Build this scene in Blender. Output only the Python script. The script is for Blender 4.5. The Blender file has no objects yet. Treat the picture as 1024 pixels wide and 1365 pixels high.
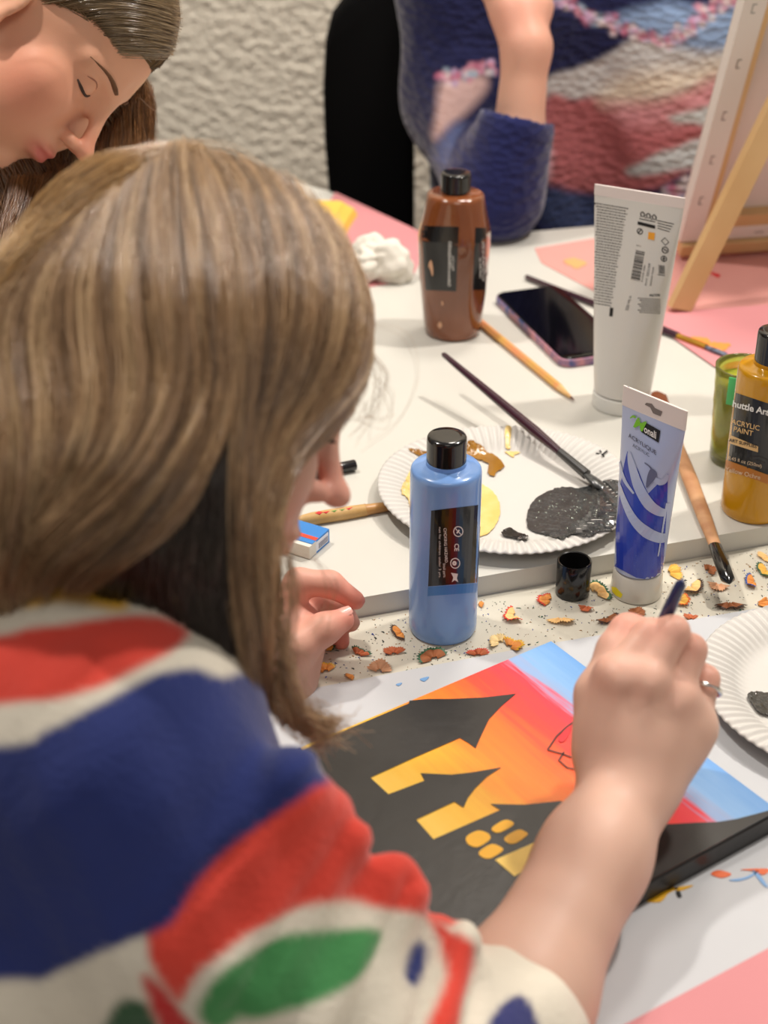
import bpy, bmesh, math, random
import numpy as np
from mathutils import Vector, Matrix
from mathutils.bvhtree import BVHTree

SC = bpy.context.scene
COL = SC.collection
rng = np.random.default_rng(7)
random.seed(7)

# ------------------------------------------------------------------ camera, world, lights
F_PX = 2050.0
PITCH = math.radians(30.5)
EYE = np.array([0.0, 0.0, 1.42])
cam_d = bpy.data.cameras.new('camera')
cam = bpy.data.objects.new('camera', cam_d)
COL.objects.link(cam)
cam.location = EYE.tolist()
cam.rotation_euler = (math.pi / 2 - PITCH, 0, 0)
cam_d.sensor_fit = 'VERTICAL'
cam_d.sensor_height = 36.0
cam_d.sensor_width = 27.0
cam_d.lens = F_PX / 1365 * 36.0
cam_d.clip_start = 0.05
cam_d.dof.use_dof = True
cam_d.dof.focus_distance = 1.18
cam_d.dof.aperture_fstop = 5.4
SC.camera = cam

world = bpy.data.worlds.new('room_light')
SC.world = world
world.use_nodes = True
bg = world.node_tree.nodes['Background']
bg.inputs[0].default_value = (1.0, 0.94, 0.88, 1)
bg.inputs[1].default_value = 0.22

def area(name, loc, aim, size, power, col):
    l = bpy.data.lights.new(name, 'AREA')
    l.shape = 'DISK'; l.size = size; l.energy = power; l.color = col
    o = bpy.data.objects.new(name, l); COL.objects.link(o)
    o.location = loc
    o.rotation_euler = (Vector(aim) - Vector(loc)).to_track_quat('-Z', 'Y').to_euler()
    return o
area('ceiling_downlight_right', (1.0, 1.55, 2.65), (0.1, 1.1, 0.75), 0.13, 24, (1.0, 0.925, 0.84))
area('ceiling_downlight_left', (-0.75, 1.35, 2.7), (0.1, 1.0, 0.75), 0.12, 20, (1.0, 0.925, 0.84))
area('fill_light_behind', (0.1, -0.6, 2.7), (0.0, 1.2, 0.8), 1.0, 8, (1.0, 0.90, 0.78))  # added fill light above and behind the camera, also for the hair sheen
area('ceiling_downlight_wall', (0.4, 2.0, 2.75), (0.1, 2.1, 0.6), 0.4, 15, (1.0, 0.925, 0.84))

SC.view_settings.view_transform = 'Standard'
SC.view_settings.look = 'None'
SC.view_settings.exposure = 0.18
SC.view_settings.gamma = 1.0
SC.view_settings.use_curve_mapping = False

# ------------------------------------------------------------------ from places in the photograph to places in the room
RT = np.array([1.0, 0, 0])
FW = np.array([0, math.cos(PITCH), -math.sin(PITCH)])
UP = np.array([0, math.sin(PITCH), math.cos(PITCH)])
CAMR = np.array([RT, UP, FW])           # rows: right, up, away
def W(px, py, d):                       # point at a given distance
    return EYE + d * (FW + RT * (px - 512) / F_PX - UP * (py - 682) / F_PX)
def T(px, py, z=0.74):                  # point on a level surface
    v = FW + RT * (px - 512) / F_PX - UP * (py - 682) / F_PX
    return EYE + v * ((z - EYE[2]) / v[2])
def proj(P):
    r = np.asarray(P) - EYE
    d = r @ FW
    return 512 + F_PX * (r @ RT) / d, 682 - F_PX * (r @ UP) / d, d
ZF = 0.740      # front table top
ZR = 0.758      # rear table top

# ------------------------------------------------------------------ materials
def lin(c):
    return tuple(((v / 255) / 12.92 if v / 255 <= 0.04045 else ((v / 255 + 0.055) / 1.055) ** 2.4) for v in c)
MATS = {}
def mat(name, rgb, rough=0.5, var=0.0, vscale=20, bump=0.0, bscale=60, metal=0.0, trans=0.0, sss=0.0,
        coat=0.0, spec=0.5, attr=None, alpha=None, sheen=0.0, ior=1.45, rgb2=None, bdist=0.001, aniso=0):
    if name in MATS: return MATS[name]
    m = bpy.data.materials.new(name); m.use_nodes = True
    nt = m.node_tree; b = nt.nodes['Principled BSDF']
    c = lin(rgb)
    b.inputs['Base Color'].default_value = (*c, 1)
    b.inputs['Roughness'].default_value = rough
    b.inputs['Metallic'].default_value = metal
    b.inputs['Transmission Weight'].default_value = trans
    b.inputs['Specular IOR Level'].default_value = spec
    b.inputs['IOR'].default_value = ior
    b.inputs['Coat Weight'].default_value = coat
    b.inputs['Sheen Weight'].default_value = sheen
    if alpha is not None: b.inputs['Alpha'].default_value = alpha
    if sss:
        b.inputs['Subsurface Weight'].default_value = sss
        b.inputs['Subsurface Radius'].default_value = (1.0, 0.35, 0.2)
        b.inputs['Subsurface Scale'].default_value = 0.004
    tc = nt.nodes.new('ShaderNodeTexCoord')
    src = None
    if attr:
        a = nt.nodes.new('ShaderNodeAttribute'); a.attribute_name = attr
        src = a.outputs['Color']
    if var > 0 or rgb2:
        n = nt.nodes.new('ShaderNodeTexNoise'); n.inputs['Scale'].default_value = vscale
        n.inputs['Detail'].default_value = 4
        nt.links.new(tc.outputs['Object'], n.inputs['Vector'])
        if rgb2:
            mx = nt.nodes.new('ShaderNodeMix'); mx.data_type = 'RGBA'
            mr = nt.nodes.new('ShaderNodeMapRange')
            mr.inputs[1].default_value = 0.35; mr.inputs[2].default_value = 0.65
            nt.links.new(n.outputs[0], mr.inputs[0]); nt.links.new(mr.outputs[0], mx.inputs[0])
            mx.inputs[6].default_value = (*c, 1); mx.inputs[7].default_value = (*lin(rgb2), 1)
            src = mx.outputs[2]
        if var > 0:
            h = nt.nodes.new('ShaderNodeHueSaturation')
            mr = nt.nodes.new('ShaderNodeMapRange')
            mr.inputs[1].default_value = 0.25; mr.inputs[2].default_value = 0.75
            mr.inputs[3].default_value = 1 - var; mr.inputs[4].default_value = 1 + var
            nt.links.new(n.outputs[0], mr.inputs[0]); nt.links.new(mr.outputs[0], h.inputs['Value'])
            if src is None: h.inputs['Color'].default_value = (*c, 1)
            else: nt.links.new(src, h.inputs['Color'])
            src = h.outputs[0]
    if src is not None: nt.links.new(src, b.inputs['Base Color'])
    if bump > 0:
        n = nt.nodes.new('ShaderNodeTexNoise'); n.inputs['Scale'].default_value = bscale
        n.inputs['Detail'].default_value = 5
        nt.links.new(tc.outputs['Object'], n.inputs['Vector'])
        bp = nt.nodes.new('ShaderNodeBump'); bp.inputs['Strength'].default_value = bump
        bp.inputs['Distance'].default_value = bdist
        nt.links.new(n.outputs[0], bp.inputs['Height']); nt.links.new(bp.outputs[0], b.inputs['Normal'])
    MATS[name] = m
    return m

# ------------------------------------------------------------------ objects
def make_mesh(name, V, Fc, mats, smooth=True, fm=None):
    me = bpy.data.meshes.new(name)
    V = np.asarray(V, dtype=np.float64)
    if isinstance(Fc, np.ndarray):
        n, k = Fc.shape
        me.vertices.add(len(V)); me.vertices.foreach_set('co', V.ravel())
        me.loops.add(n * k); me.loops.foreach_set('vertex_index', Fc.ravel().astype(np.int32))
        me.polygons.add(n)
        me.polygons.foreach_set('loop_start', np.arange(0, n * k, k, dtype=np.int32))
        me.polygons.foreach_set('loop_total', np.full(n, k, dtype=np.int32))
        me.update(calc_edges=True)
    else:
        me.from_pydata(V.tolist(), [], [list(f) for f in Fc])
    if not isinstance(mats, (list, tuple)): mats = [mats]
    for m in mats: me.materials.append(m)
    me.polygons.foreach_set('use_smooth', np.full(len(me.polygons), smooth, dtype=bool))
    if fm is not None: me.polygons.foreach_set('material_index', np.asarray(fm, dtype=np.int32))
    me.update()
    return me
def link(name, me, parent=None, loc=None, rotz=0):
    o = bpy.data.objects.new(name, me); COL.objects.link(o)
    if parent is not None: o.parent = parent
    if loc is not None: o.location = [float(v) for v in loc]
    if rotz: o.rotation_euler = (0, 0, rotz)
    return o
def part(name, MD, m, parent=None, smooth=True, loc=None, rotz=0, fm=None, label=None, auto=None):
    V, Fc = MD[0], MD[1]
    if fm is None and len(MD) > 2: fm = MD[2]
    me = make_mesh(name, V, Fc, m, smooth, fm)
    if auto is not None:
        bm = bmesh.new(); bm.from_mesh(me)
        bmesh.ops.recalc_face_normals(bm, faces=bm.faces)
        for e in bm.edges:
            if len(e.link_faces) == 2: e.smooth = e.calc_face_angle(0) < math.radians(auto)
        bm.to_mesh(me); bm.free()
    o = link(name, me, parent, loc, rotz)
    if label: o['label'] = label
    return o
def tag(o, label, cat, group=None, kind=None):
    o['label'] = label; o['category'] = cat
    if group: o['group'] = group
    if kind: o['kind'] = kind
    return o
def thing(name, label, cat, loc=(0, 0, 0), rotz=0, group=None):
    o = bpy.data.objects.new(name, None); COL.objects.link(o)
    o.empty_display_size = 0.02
    o.location = [float(v) for v in loc]; o.rotation_euler = (0, 0, rotz)
    return tag(o, label, cat, group)
def struct(name, MD, m, label=None, smooth=False):
    o = part(name, MD, m, smooth=smooth); o['kind'] = 'structure'
    o['label'] = label or name.replace('_', ' '); o['category'] = name.split('_')[0]
    return o

# ------------------------------------------------------------------ mesh data builders: (verts, faces)
def join(*mds):
    V = []; Fc = []; FM = []; n = 0
    for k, md in enumerate(mds):
        V += [tuple(v) for v in md[0]]
        Fc += [tuple(int(i) + n for i in f) for f in md[1]]
        FM += list(md[2]) if len(md) > 2 else [0] * len(md[1])
        n = len(V)
    return V, Fc, FM
def withmat(md, k): return md[0], md[1], [k] * len(md[1])
def xf(md, M):
    M = Matrix(M) if not isinstance(M, Matrix) else M
    return [tuple(M @ Vector(v)) for v in md[0]], md[1]
def shift(md, d): return [(v[0] + d[0], v[1] + d[1], v[2] + d[2]) for v in md[0]], md[1]
def box(cx, cy, cz, sx, sy, sz, bev=0.0, seg=2):
    bm = bmesh.new(); bmesh.ops.create_cube(bm, size=1)
    for v in bm.verts: v.co = Vector((cx + v.co.x * sx, cy + v.co.y * sy, cz + v.co.z * sz))
    if bev: bmesh.ops.bevel(bm, geom=bm.edges[:], offset=bev, segments=seg, affect='EDGES', profile=0.5)
    bm.verts.index_update()
    r = [tuple(v.co) for v in bm.verts], [tuple(v.index for v in f.verts) for f in bm.faces]
    bm.free(); return r
def loft(secs, closed=True, cap0=True, cap1=True):
    n = len(secs[0]); V = [tuple(p) for s in secs for p in s]; Fc = []
    for i in range(len(secs) - 1):
        for j in range(n if closed else n - 1):
            a = i * n + j; b = i * n + (j + 1) % n
            Fc.append((a, b, b + n, a + n))
    if closed and cap0: Fc.append(tuple(reversed(range(n))))
    if closed and cap1: Fc.append(tuple((len(secs) - 1) * n + k for k in range(n)))
    return V, Fc
def lathe(prof, n=64, caps=True):
    secs = [[(r * math.cos(2 * math.pi * k / n), r * math.sin(2 * math.pi * k / n), z) for k in range(n)] for r, z in prof]
    return loft(secs, True, caps, caps)
def tube(pts, rad, n=12, flat=1.0, flatdir=None):
    pts = [Vector(p) for p in pts]
    if not hasattr(rad, '__len__'): rad = [rad] * len(pts)
    secs = []; up = Vector(flatdir) if flatdir is not None else Vector((0.13, 0.2, 0.97))
    for i, p in enumerate(pts):
        t = (pts[min(i + 1, len(pts) - 1)] - pts[max(i - 1, 0)]).normalized()
        a = up.cross(t)
        if a.length < 1e-4: a = Vector((1, 0, 0)).cross(t)
        a.normalize(); b = t.cross(a)
        secs.append([tuple(p + (a * math.cos(2 * math.pi * k / n) + b * math.sin(2 * math.pi * k / n) * flat) * rad[i]) for k in range(n)])
    return loft(secs)
def prism(poly, z0, z1):        # poly: list of (x, y); level prism
    a = sum(poly[i][0] * poly[(i + 1) % len(poly)][1] - poly[(i + 1) % len(poly)][0] * poly[i][1] for i in range(len(poly)))
    if a < 0: poly = poly[::-1]
    return loft([[(p[0], p[1], z0) for p in poly], [(p[0], p[1], z1) for p in poly]])
def pxpoly(pts, z): return [tuple(T(x, y, z)[:2]) for x, y in pts]
def spline(pts, n, closed=False):
    P = np.array(pts, float); m = len(P)
    if closed: idx = lambda i: P[i % m]; seg = m
    else: idx = lambda i: P[min(max(i, 0), m - 1)]; seg = m - 1
    out = []
    for k in range(n):
        u = k / (n if closed else n - 1) * seg; i = min(int(u), seg - 1); t = u - i
        a, b, c, d = idx(i - 1), idx(i), idx(i + 1), idx(i + 2)
        out.append(0.5 * (2 * b + (c - a) * t + (2 * a - 5 * b + 4 * c - d) * t * t + (3 * b - a - 3 * c + d) * t ** 3))
    return np.array(out)

_dg = None
def text_md(body, size, align='LEFT', bold=0.0, extrude=0.0, spacing=1.0, shear=0.0):
    cu = bpy.data.curves.new('t', 'FONT'); cu.body = body; cu.size = size; cu.align_x = align
    cu.offset = bold; cu.extrude = extrude; cu.space_character = spacing; cu.shear = shear; cu.resolution_u = 3
    o = bpy.data.objects.new('t', cu); COL.objects.link(o)
    dg = bpy.context.evaluated_depsgraph_get()
    me = bpy.data.meshes.new_from_object(o.evaluated_get(dg))
    bm = bmesh.new(); bm.from_mesh(me)
    es = [e for e in bm.edges if e.calc_length() > size * 0.5]
    if es: bmesh.ops.subdivide_edges(bm, edges=es, cuts=2)
    bmesh.ops.triangulate(bm, faces=bm.faces)
    bm.verts.index_update()
    r = [tuple(v.co) for v in bm.verts], [tuple(v.index for v in f.verts) for f in bm.faces]
    bm.free()
    bpy.data.objects.remove(o); bpy.data.curves.remove(cu); bpy.data.meshes.remove(me)
    return r
def rect2(x0, y0, x1, y1, nx=1, ny=1):
    V = [(x0 + (x1 - x0) * i / nx, y0 + (y1 - y0) * j / ny, 0) for j in range(ny + 1) for i in range(nx + 1)]
    Fc = [(j * (nx + 1) + i, j * (nx + 1) + i + 1, (j + 1) * (nx + 1) + i + 1, (j + 1) * (nx + 1) + i) for j in range(ny) for i in range(nx)]
    return V, Fc
def poly2(pts, sub=0):
    bm = bmesh.new(); f = bm.faces.new([bm.verts.new((p[0], p[1], 0)) for p in pts])
    bmesh.ops.triangulate(bm, faces=[f])
    for _ in range(sub):
        bmesh.ops.subdivide_edges(bm, edges=bm.edges[:], cuts=1, use_grid_fill=True)
    bmesh.ops.triangulate(bm, faces=bm.faces)
    bmesh.ops.recalc_face_normals(bm, faces=bm.faces)
    bm.verts.index_update()
    r = [tuple(v.co) for v in bm.verts], [tuple(v.index for v in f.verts) for f in bm.faces]
    bm.free(); return r
def ring2(cx, cy, r0, r1, n=20):
    V = []; Fc = []
    for k in range(n):
        a = 2 * math.pi * k / n
        V += [(cx + r0 * math.cos(a), cy + r0 * math.sin(a), 0), (cx + r1 * math.cos(a), cy + r1 * math.sin(a), 0)]
    for k in range(n):
        a = 2 * k; b = 2 * ((k + 1) % n); Fc.append((a, a + 1, b + 1, b))
    return V, Fc
def stroke2(pts, w):
    pts = [Vector((p[0], p[1])) for p in pts]; V = []; Fc = []
    if not hasattr(w, '__len__'): w = [w] * len(pts)
    for i, p in enumerate(pts):
        t = (pts[min(i + 1, len(pts) - 1)] - pts[max(i - 1, 0)]).normalized()
        nrm = Vector((-t.y, t.x)) * w[i] / 2
        V += [(p.x + nrm.x, p.y + nrm.y, 0), (p.x - nrm.x, p.y - nrm.y, 0)]
    for i in range(len(pts) - 1): Fc.append((2 * i, 2 * i + 1, 2 * i + 3, 2 * i + 2))
    return V, Fc
def warp(md, fn): return [tuple(fn(v[0], v[1], v[2])) for v in md[0]], md[1]
def rot2(md, deg, dx=0, dy=0):
    c, s = math.cos(math.radians(deg)), math.sin(math.radians(deg))
    return [(v[0] * c - v[1] * s + dx, v[0] * s + v[1] * c + dy, v[2]) for v in md[0]], md[1]

# ------------------------------------------------------------------ solids as distance fields, for bodies, clothes and hair
def pc(a, b, ra, rb, k=0.006): return ('c', np.array(a, float), np.array(b, float), ra, rb, k)
def pe(c, rad, R=None, k=0.006): return ('e', np.array(c, float), np.array(rad, float), np.eye(3) if R is None else np.array(R, float), k)
def chain(pts, rads, k=0.004): return [pc(pts[i], pts[i + 1], rads[i], rads[i + 1], k) for i in range(len(pts) - 1)]
def sub(p): return ('-',) + p
def field(prims, h, pad=0.01):
    los = []; his = []
    for p in prims:
        if p[0] == '-': continue
        if p[0] == 'c': r = max(p[3], p[4]); los.append(np.minimum(p[1], p[2]) - r); his.append(np.maximum(p[1], p[2]) + r)
        else:
            r = np.sqrt(((p[3] * p[2][:, None]) ** 2).sum(0)); los.append(p[1] - r); his.append(p[1] + r)
    lo = np.min(los, 0) - pad; hi = np.max(his, 0) + pad
    n = np.ceil((hi - lo) / h).astype(int) + 1
    D = np.full(n, 0.05, np.float32)
    for p in prims:
        neg = p[0] == '-'
        q = p[1:] if neg else p
        k = q[-1]; m = k + 3 * h
        if q[0] == 'c': r = max(q[3], q[4]); a = np.minimum(q[1], q[2]) - r - m; b = np.maximum(q[1], q[2]) + r + m
        else:
            r = np.sqrt(((q[3] * q[2][:, None]) ** 2).sum(0)); a = q[1] - r - m; b = q[1] + r + m
        i0 = np.clip(((a - lo) / h).astype(int), 0, n); i1 = np.clip(((b - lo) / h).astype(int) + 2, 0, n)
        if np.any(i1 <= i0): continue
        X = (lo[0] + h * np.arange(i0[0], i1[0], dtype=np.float32))[:, None, None]
        Y = (lo[1] + h * np.arange(i0[1], i1[1], dtype=np.float32))[None, :, None]
        Z = (lo[2] + h * np.arange(i0[2], i1[2], dtype=np.float32))[None, None, :]
        if q[0] == 'c':
            A = q[1]; ba = q[2] - q[1]; L = max(float(ba @ ba), 1e-12)
            dx, dy, dz = X - A[0], Y - A[1], Z - A[2]
            t = np.clip((dx * ba[0] + dy * ba[1] + dz * ba[2]) / L, 0, 1)
            d = np.sqrt((dx - t * ba[0]) ** 2 + (dy - t * ba[1]) ** 2 + (dz - t * ba[2]) ** 2) - (q[3] + t * (q[4] - q[3]))
        else:
            c, rad, R = q[1], q[2], q[3]
            dx, dy, dz = X - c[0], Y - c[1], Z - c[2]
            s0 = s1 = 0
            for j in range(3):
                w = dx * R[j, 0] + dy * R[j, 1] + dz * R[j, 2]
                s0 = s0 + (w / rad[j]) ** 2; s1 = s1 + (w / rad[j] ** 2) ** 2
            s0 = np.sqrt(s0); s1 = np.sqrt(s1) + 1e-9
            d = s0 * (s0 - 1) / s1
        S = D[i0[0]:i1[0], i0[1]:i1[1], i0[2]:i1[2]]
        d = d.astype(np.float32)
        if neg:
            d = -d; hh = np.clip(1 - np.abs(S - d) / k, 0, None); S[...] = np.maximum(S, d) + hh * hh * k / 4
        else:
            hh = np.clip(1 - np.abs(S - d) / k, 0, None); S[...] = np.minimum(S, d) - hh * hh * k / 4
    return D, lo, h
def polygonize(D, lo, h):
    S = D < 0
    n = np.array(D.shape) - 1
    cnt = np.zeros(n, np.int8); offs = [(i, j, k) for i in (0, 1) for j in (0, 1) for k in (0, 1)]
    for i, j, k in offs: cnt += S[i:i + n[0], j:j + n[1], k:k + n[2]]
    act = (cnt > 0) & (cnt < 8)
    ii, jj, kk = np.nonzero(act)
    idx = np.full(n, -1, np.int32); idx[ii, jj, kk] = np.arange(len(ii))
    val = {o: D[ii + o[0], jj + o[1], kk + o[2]] for o in offs}
    acc = np.zeros((len(ii), 3)); c = np.zeros(len(ii))
    for o in offs:
        for ax in range(3):
            if o[ax] == 0:
                o2 = list(o); o2[ax] = 1; o2 = tuple(o2)
                a, b = val[o], val[o2]; m = (a < 0) != (b < 0)
                t = np.where(m, a / np.where(m, a - b, 1), 0)
                for x in range(3): acc[:, x] += m * (o[x] + (t if x == ax else 0))
                c += m
    V = lo + h * (np.stack([ii, jj, kk], 1) + acc / c[:, None])
    Q = []
    for ax in range(3):
        a1, a2 = [(1, 2), (2, 0), (0, 1)][ax]
        sl0 = [slice(0, n[x]) for x in range(3)]; sl1 = list(sl0); sl1[ax] = slice(1, n[ax] + 1)
        s0 = S[tuple(sl0)]; s1 = S[tuple(sl1)]
        e = np.argwhere(s0 != s1)
        e = e[(e[:, a1] > 0) & (e[:, a2] > 0)]
        inside0 = s0[e[:, 0], e[:, 1], e[:, 2]]
        def g(d1, d2):
            f = e.copy(); f[:, a1] -= d1; f[:, a2] -= d2
            return idx[f[:, 0], f[:, 1], f[:, 2]]
        q = np.stack([g(1, 1), g(0, 1), g(0, 0), g(1, 0)], 1)
        q[~inside0] = q[~inside0][:, ::-1]
        Q.append(q)
    Q = np.concatenate(Q); Q = Q[(Q >= 0).all(1)]
    return V, Q
def relax(V, Q, it=2, lam=0.5):
    E = np.concatenate([Q[:, [0, 1]], Q[:, [1, 2]], Q[:, [2, 3]], Q[:, [3, 0]]])
    deg = np.zeros(len(V)); np.add.at(deg, E[:, 0], 1); np.add.at(deg, E[:, 1], 1)
    for i in range(it):
        A = np.zeros_like(V)
        for x in range(3):
            A[:, x] = np.bincount(E[:, 0], V[E[:, 1], x], len(V)) + np.bincount(E[:, 1], V[E[:, 0], x], len(V))
        V = V + lam * (A / deg[:, None] - V)
    return V
def solid(prims, h, it=2):
    V, Q = polygonize(*field(prims, h))
    return relax(V, Q, it), Q
def set_color(me, name, C):
    a = me.color_attributes.new(name, 'FLOAT_COLOR', 'POINT')
    a.data.foreach_set('color', np.concatenate([C, np.ones((len(C), 1))], 1).astype(np.float32).ravel())
def poly_sd(P, poly):       # signed distance of points (n,2) to polygon, negative inside
    poly = np.array(poly, float); d = np.full(len(P), 1e9); ins = np.zeros(len(P), bool)
    for i in range(len(poly)):
        a, b = poly[i], poly[(i + 1) % len(poly)]; ba = b - a; pa = P - a
        t = np.clip((pa @ ba) / (ba @ ba + 1e-9), 0, 1)
        d = np.minimum(d, np.linalg.norm(pa - t[:, None] * ba, axis=1))
        c = ((a[1] > P[:, 1]) != (b[1] > P[:, 1]))
        with np.errstate(divide='ignore', invalid='ignore'):
            xx = (b[0] - a[0]) * (P[:, 1] - a[1]) / (b[1] - a[1] + 1e-12) + a[0]
        ins ^= c & (P[:, 0] < xx)
    return np.where(ins, -d, d)
def wobble(P, s, seed=0):   # cheap smooth noise
    r = np.random.default_rng(seed); o = np.zeros(len(P))
    for k in range(6):
        f = r.normal(size=P.shape[1]) * s * (1 + 0.4 * k); o += np.sin(P @ f + r.uniform(0, 6.28)) / (1 + 0.5 * k)
    return o / 2.5

# ================================================================== the room
def zat(x, y, py):          # height on a vertical line seen at picture row py
    q = py - 682; s, c = math.sin(PITCH), math.cos(PITCH)
    return EYE[2] - y * (F_PX * s + q * c) / (F_PX * c - q * s)

wall_m = mat('rough_plaster', (226, 218, 202), 0.9, var=0.05, vscale=3)
nt = wall_m.node_tree; b = nt.nodes['Principled BSDF']
tc = nt.nodes.new('ShaderNodeTexCoord')
mp = nt.nodes.new('ShaderNodeMapping'); mp.inputs['Scale'].default_value = (1.0, 1, 1.25)
n1 = nt.nodes.new('ShaderNodeTexNoise'); n1.inputs['Scale'].default_value = 52; n1.inputs['Detail'].default_value = 3
n1.inputs['Distortion'].default_value = 0.15
bp = nt.nodes.new('ShaderNodeBump'); bp.inputs['Strength'].default_value = 1.0; bp.inputs['Distance'].default_value = 0.010
nt.links.new(tc.outputs['Object'], mp.inputs[0]); nt.links.new(mp.outputs[0], n1.inputs['Vector'])
nt.links.new(n1.outputs[0], bp.inputs['Height']); nt.links.new(bp.outputs[0], b.inputs['Normal'])
struct('wall_back', box(0.2, 2.52, 1.4, 6.0, 0.2, 2.8), wall_m, 'cream rough plaster wall')
struct('floor', box(0.2, 0.6, -0.05, 6.0, 4.1, 0.1), mat('floor_boards', (120, 98, 76), 0.6, var=0.2, vscale=4), 'brown floor')

white_top = mat('white_tabletop', (206, 204, 196), 0.32, var=0.02, vscale=9, bump=0.05, bscale=200, spec=0.4)
cream_top = mat('cream_tabletop', (206, 201, 186), 0.3, var=0.03, vscale=14, spec=0.4)
metal_grey = mat('grey_metal', (120, 120, 122), 0.4, metal=0.8)
E1 = T(480, 822, ZF); E2 = T(1024, 725, ZF)
ed = (E2 - E1)[:2]; ed = ed / np.linalg.norm(ed)          # direction of the step between the two tables
en = np.array([-ed[1], ed[0]])
def on_edge(x): return (x, E1[1] + (x - E1[0]) * ed[1] / ed[0])
def legs(t, pts, top):
    for p in pts:
        part('leg', tube([(p[0], p[1], 0.0), (p[0], p[1], top)], 0.02, 16), metal_grey, t)
# rear table
rt = thing('table', 'white rear table with raised edge carrying bottles, tubes and paper plate', 'table')
back = [tuple(T(x, y, ZR)[:2]) for x, y in [(1100, 292), (790, 301), (650, 313), (566, 321), (560, 309), (436, 253)]]
rp = [on_edge(-0.33), on_edge(1.15)] + [(1.15, 1.9)] + back + [(-0.2, 2.04), (-0.33, 2.1)]
V, Fc, = prism(rp, ZR - 0.032, ZR)
part('tabletop', (V, Fc), white_top, rt, smooth=False)
legs(rt, [(-0.4, 1.0), (1.05, 1.4), (1.05, 1.8), (-0.35, 1.95)], ZR - 0.033)
# front table
ft = thing('table', 'cream front table strewn with pencil shavings in front of the raised white table', 'table')
a = np.array(on_edge(-0.22)); 
eps = -en * 0.001
fp = [tuple(a + eps), tuple(a - en * 0.85 + eps), tuple(np.array(on_edge(1.15)) - en * 0.9), tuple(np.array(on_edge(1.15)) + eps)]
part('tabletop', prism(fp, ZF - 0.028, ZF), cream_top, ft, smooth=False)
legs(ft, [tuple(a - en * 0.1 + ed * 0.06), tuple(a - en * 0.78 + ed * 0.06), (1.05, 1.0), (0.95, 0.45)], ZF - 0.029)

# ------------------------------------------------------------------ sheets of paper
def sheet(name, pts, z, th, m, label, cat, group=None, sm=False):
    P = [T(x, y, z) for x, y in pts]; c = np.mean(P, 0)
    t = part(name, prism([(p[0] - c[0], p[1] - c[1]) for p in P], 0, th), m, smooth=sm, loc=(c[0], c[1], z))
    return tag(t, label, cat, group)
paper_w = mat('white_paper', (194, 196, 200), 0.6, var=0.012, vscale=6, bump=0.15, bscale=25)
pink = mat('pink_paper', (212, 140, 144), 0.75, var=0.03, vscale=8)
pinkb = mat('salmon_pink_paper', (216, 152, 144), 0.75, var=0.03, vscale=8)
def blot(name, pts, z, m, parent, th=0.0004, n=40, jit=0.0):
    c = np.array(parent.location) if parent else np.zeros(3)
    S = spline(pts, n, True)
    if jit: S = S + rng.normal(size=S.shape) * jit
    P = [T(x, y, z) for x, y in S]
    return part(name, prism([(p[0] - c[0], p[1] - c[1]) for p in P], z - c[2], z - c[2] + th), m, parent, smooth=False)
yel = mat('yellow_paint', (222, 168, 20), 0.4); org = mat('orange_paint', (226, 100, 40), 0.45)
redp = mat('red_paint', (214, 40, 50), 0.45); blup = mat('blue_paint', (120, 165, 215), 0.45)
blk = mat('black_paint', (22, 21, 22), 0.35, bump=0.3, bscale=300)
bigsheet = sheet('paper_sheet', [(180, 972), (371, 927), (700, 864), (1024, 809), (1120, 792), (1330, 1080), (1120, 1365), (900, 1480), (560, 1480), (300, 1250)], ZF + 0.0002, 0.0008, paper_w,
                 'large white paper sheet under the castle painting with stray paint marks', 'paper')
zs = ZF + 0.0011
for nm, pts, m in [('paint_smear', [(856, 1200), (862, 1190), (885, 1183), (905, 1184), (892, 1190), (880, 1202)], yel),
                   ('paint_smear', [(868, 1187), (880, 1180), (898, 1181), (890, 1187)], org),
                   ('paint_smear', [(898, 1184), (924, 1180), (908, 1187)], yel),
                   ('paint_smear', [(901, 1189), (906, 1188), (909, 1195), (904, 1196)], blk),
                   ('paint_smear', [(948, 1165), (958, 1160), (975, 1165), (962, 1170)], org),
                   ('paint_smear', [(988, 1159), (1024, 1158), (1018, 1166), (1004, 1161)], org),
                   ('paint_smear', [(972, 1173), (990, 1170), (1000, 1166), (1012, 1160), (1001, 1169), (985, 1174)], blup),
                   ('paint_smear', [(1003, 1160), (1012, 1165), (1024, 1182), (1016, 1178)], blup),
                   ('paint_smear', [(560, 905), (572, 902), (566, 908)], blup),
                   ('paint_smear', [(528, 912), (536, 910), (532, 914)], blup)]:
    blot(nm, pts, zs, m, bigsheet)
sheet('paper_sheet', [(818, 1374), (1040, 1256), (1240, 1500), (900, 1560)], ZF + 0.0014, 0.0006, pink,
      'pink paper sheet at the near right corner of the front table', 'paper')
# pink sheets at the back
sheet('paper_sheet', [(447, 256), (561, 309), (558, 352), (548, 373), (478, 385), (420, 300)], ZR + 0.0003, 0.0006, pink,
      'pink paper sheet behind the crumpled tissue, left of the brown bottle', 'paper')
psr = sheet('paper_sheet', [(713, 331), (790, 318), (880, 313), (1100, 300), (1160, 430), (1010, 470), (800, 392), (722, 350)], ZR + 0.0003, 0.0006, pinkb,
      'wide salmon pink paper sheet lying below the small easel', 'paper')
blot('paint_smear', [(752, 347), (766, 344), (782, 350), (770, 357), (758, 353)], ZR + 0.0011, mat('light_orange_paint', (240, 170, 110), .6), psr, jit=1.0)
blot('paint_smear', [(945, 362), (960, 366), (956, 369)], ZR + 0.0011, redp, psr)
sh2 = sheet('paper_sheet', [(868, 418), (1090, 401), (1120, 520), (985, 500), (952, 488), (880, 438)], ZR + 0.0014, 0.0006, pink,
      'darker pink paper sheet under the rear foot of the easel', 'paper')
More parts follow.
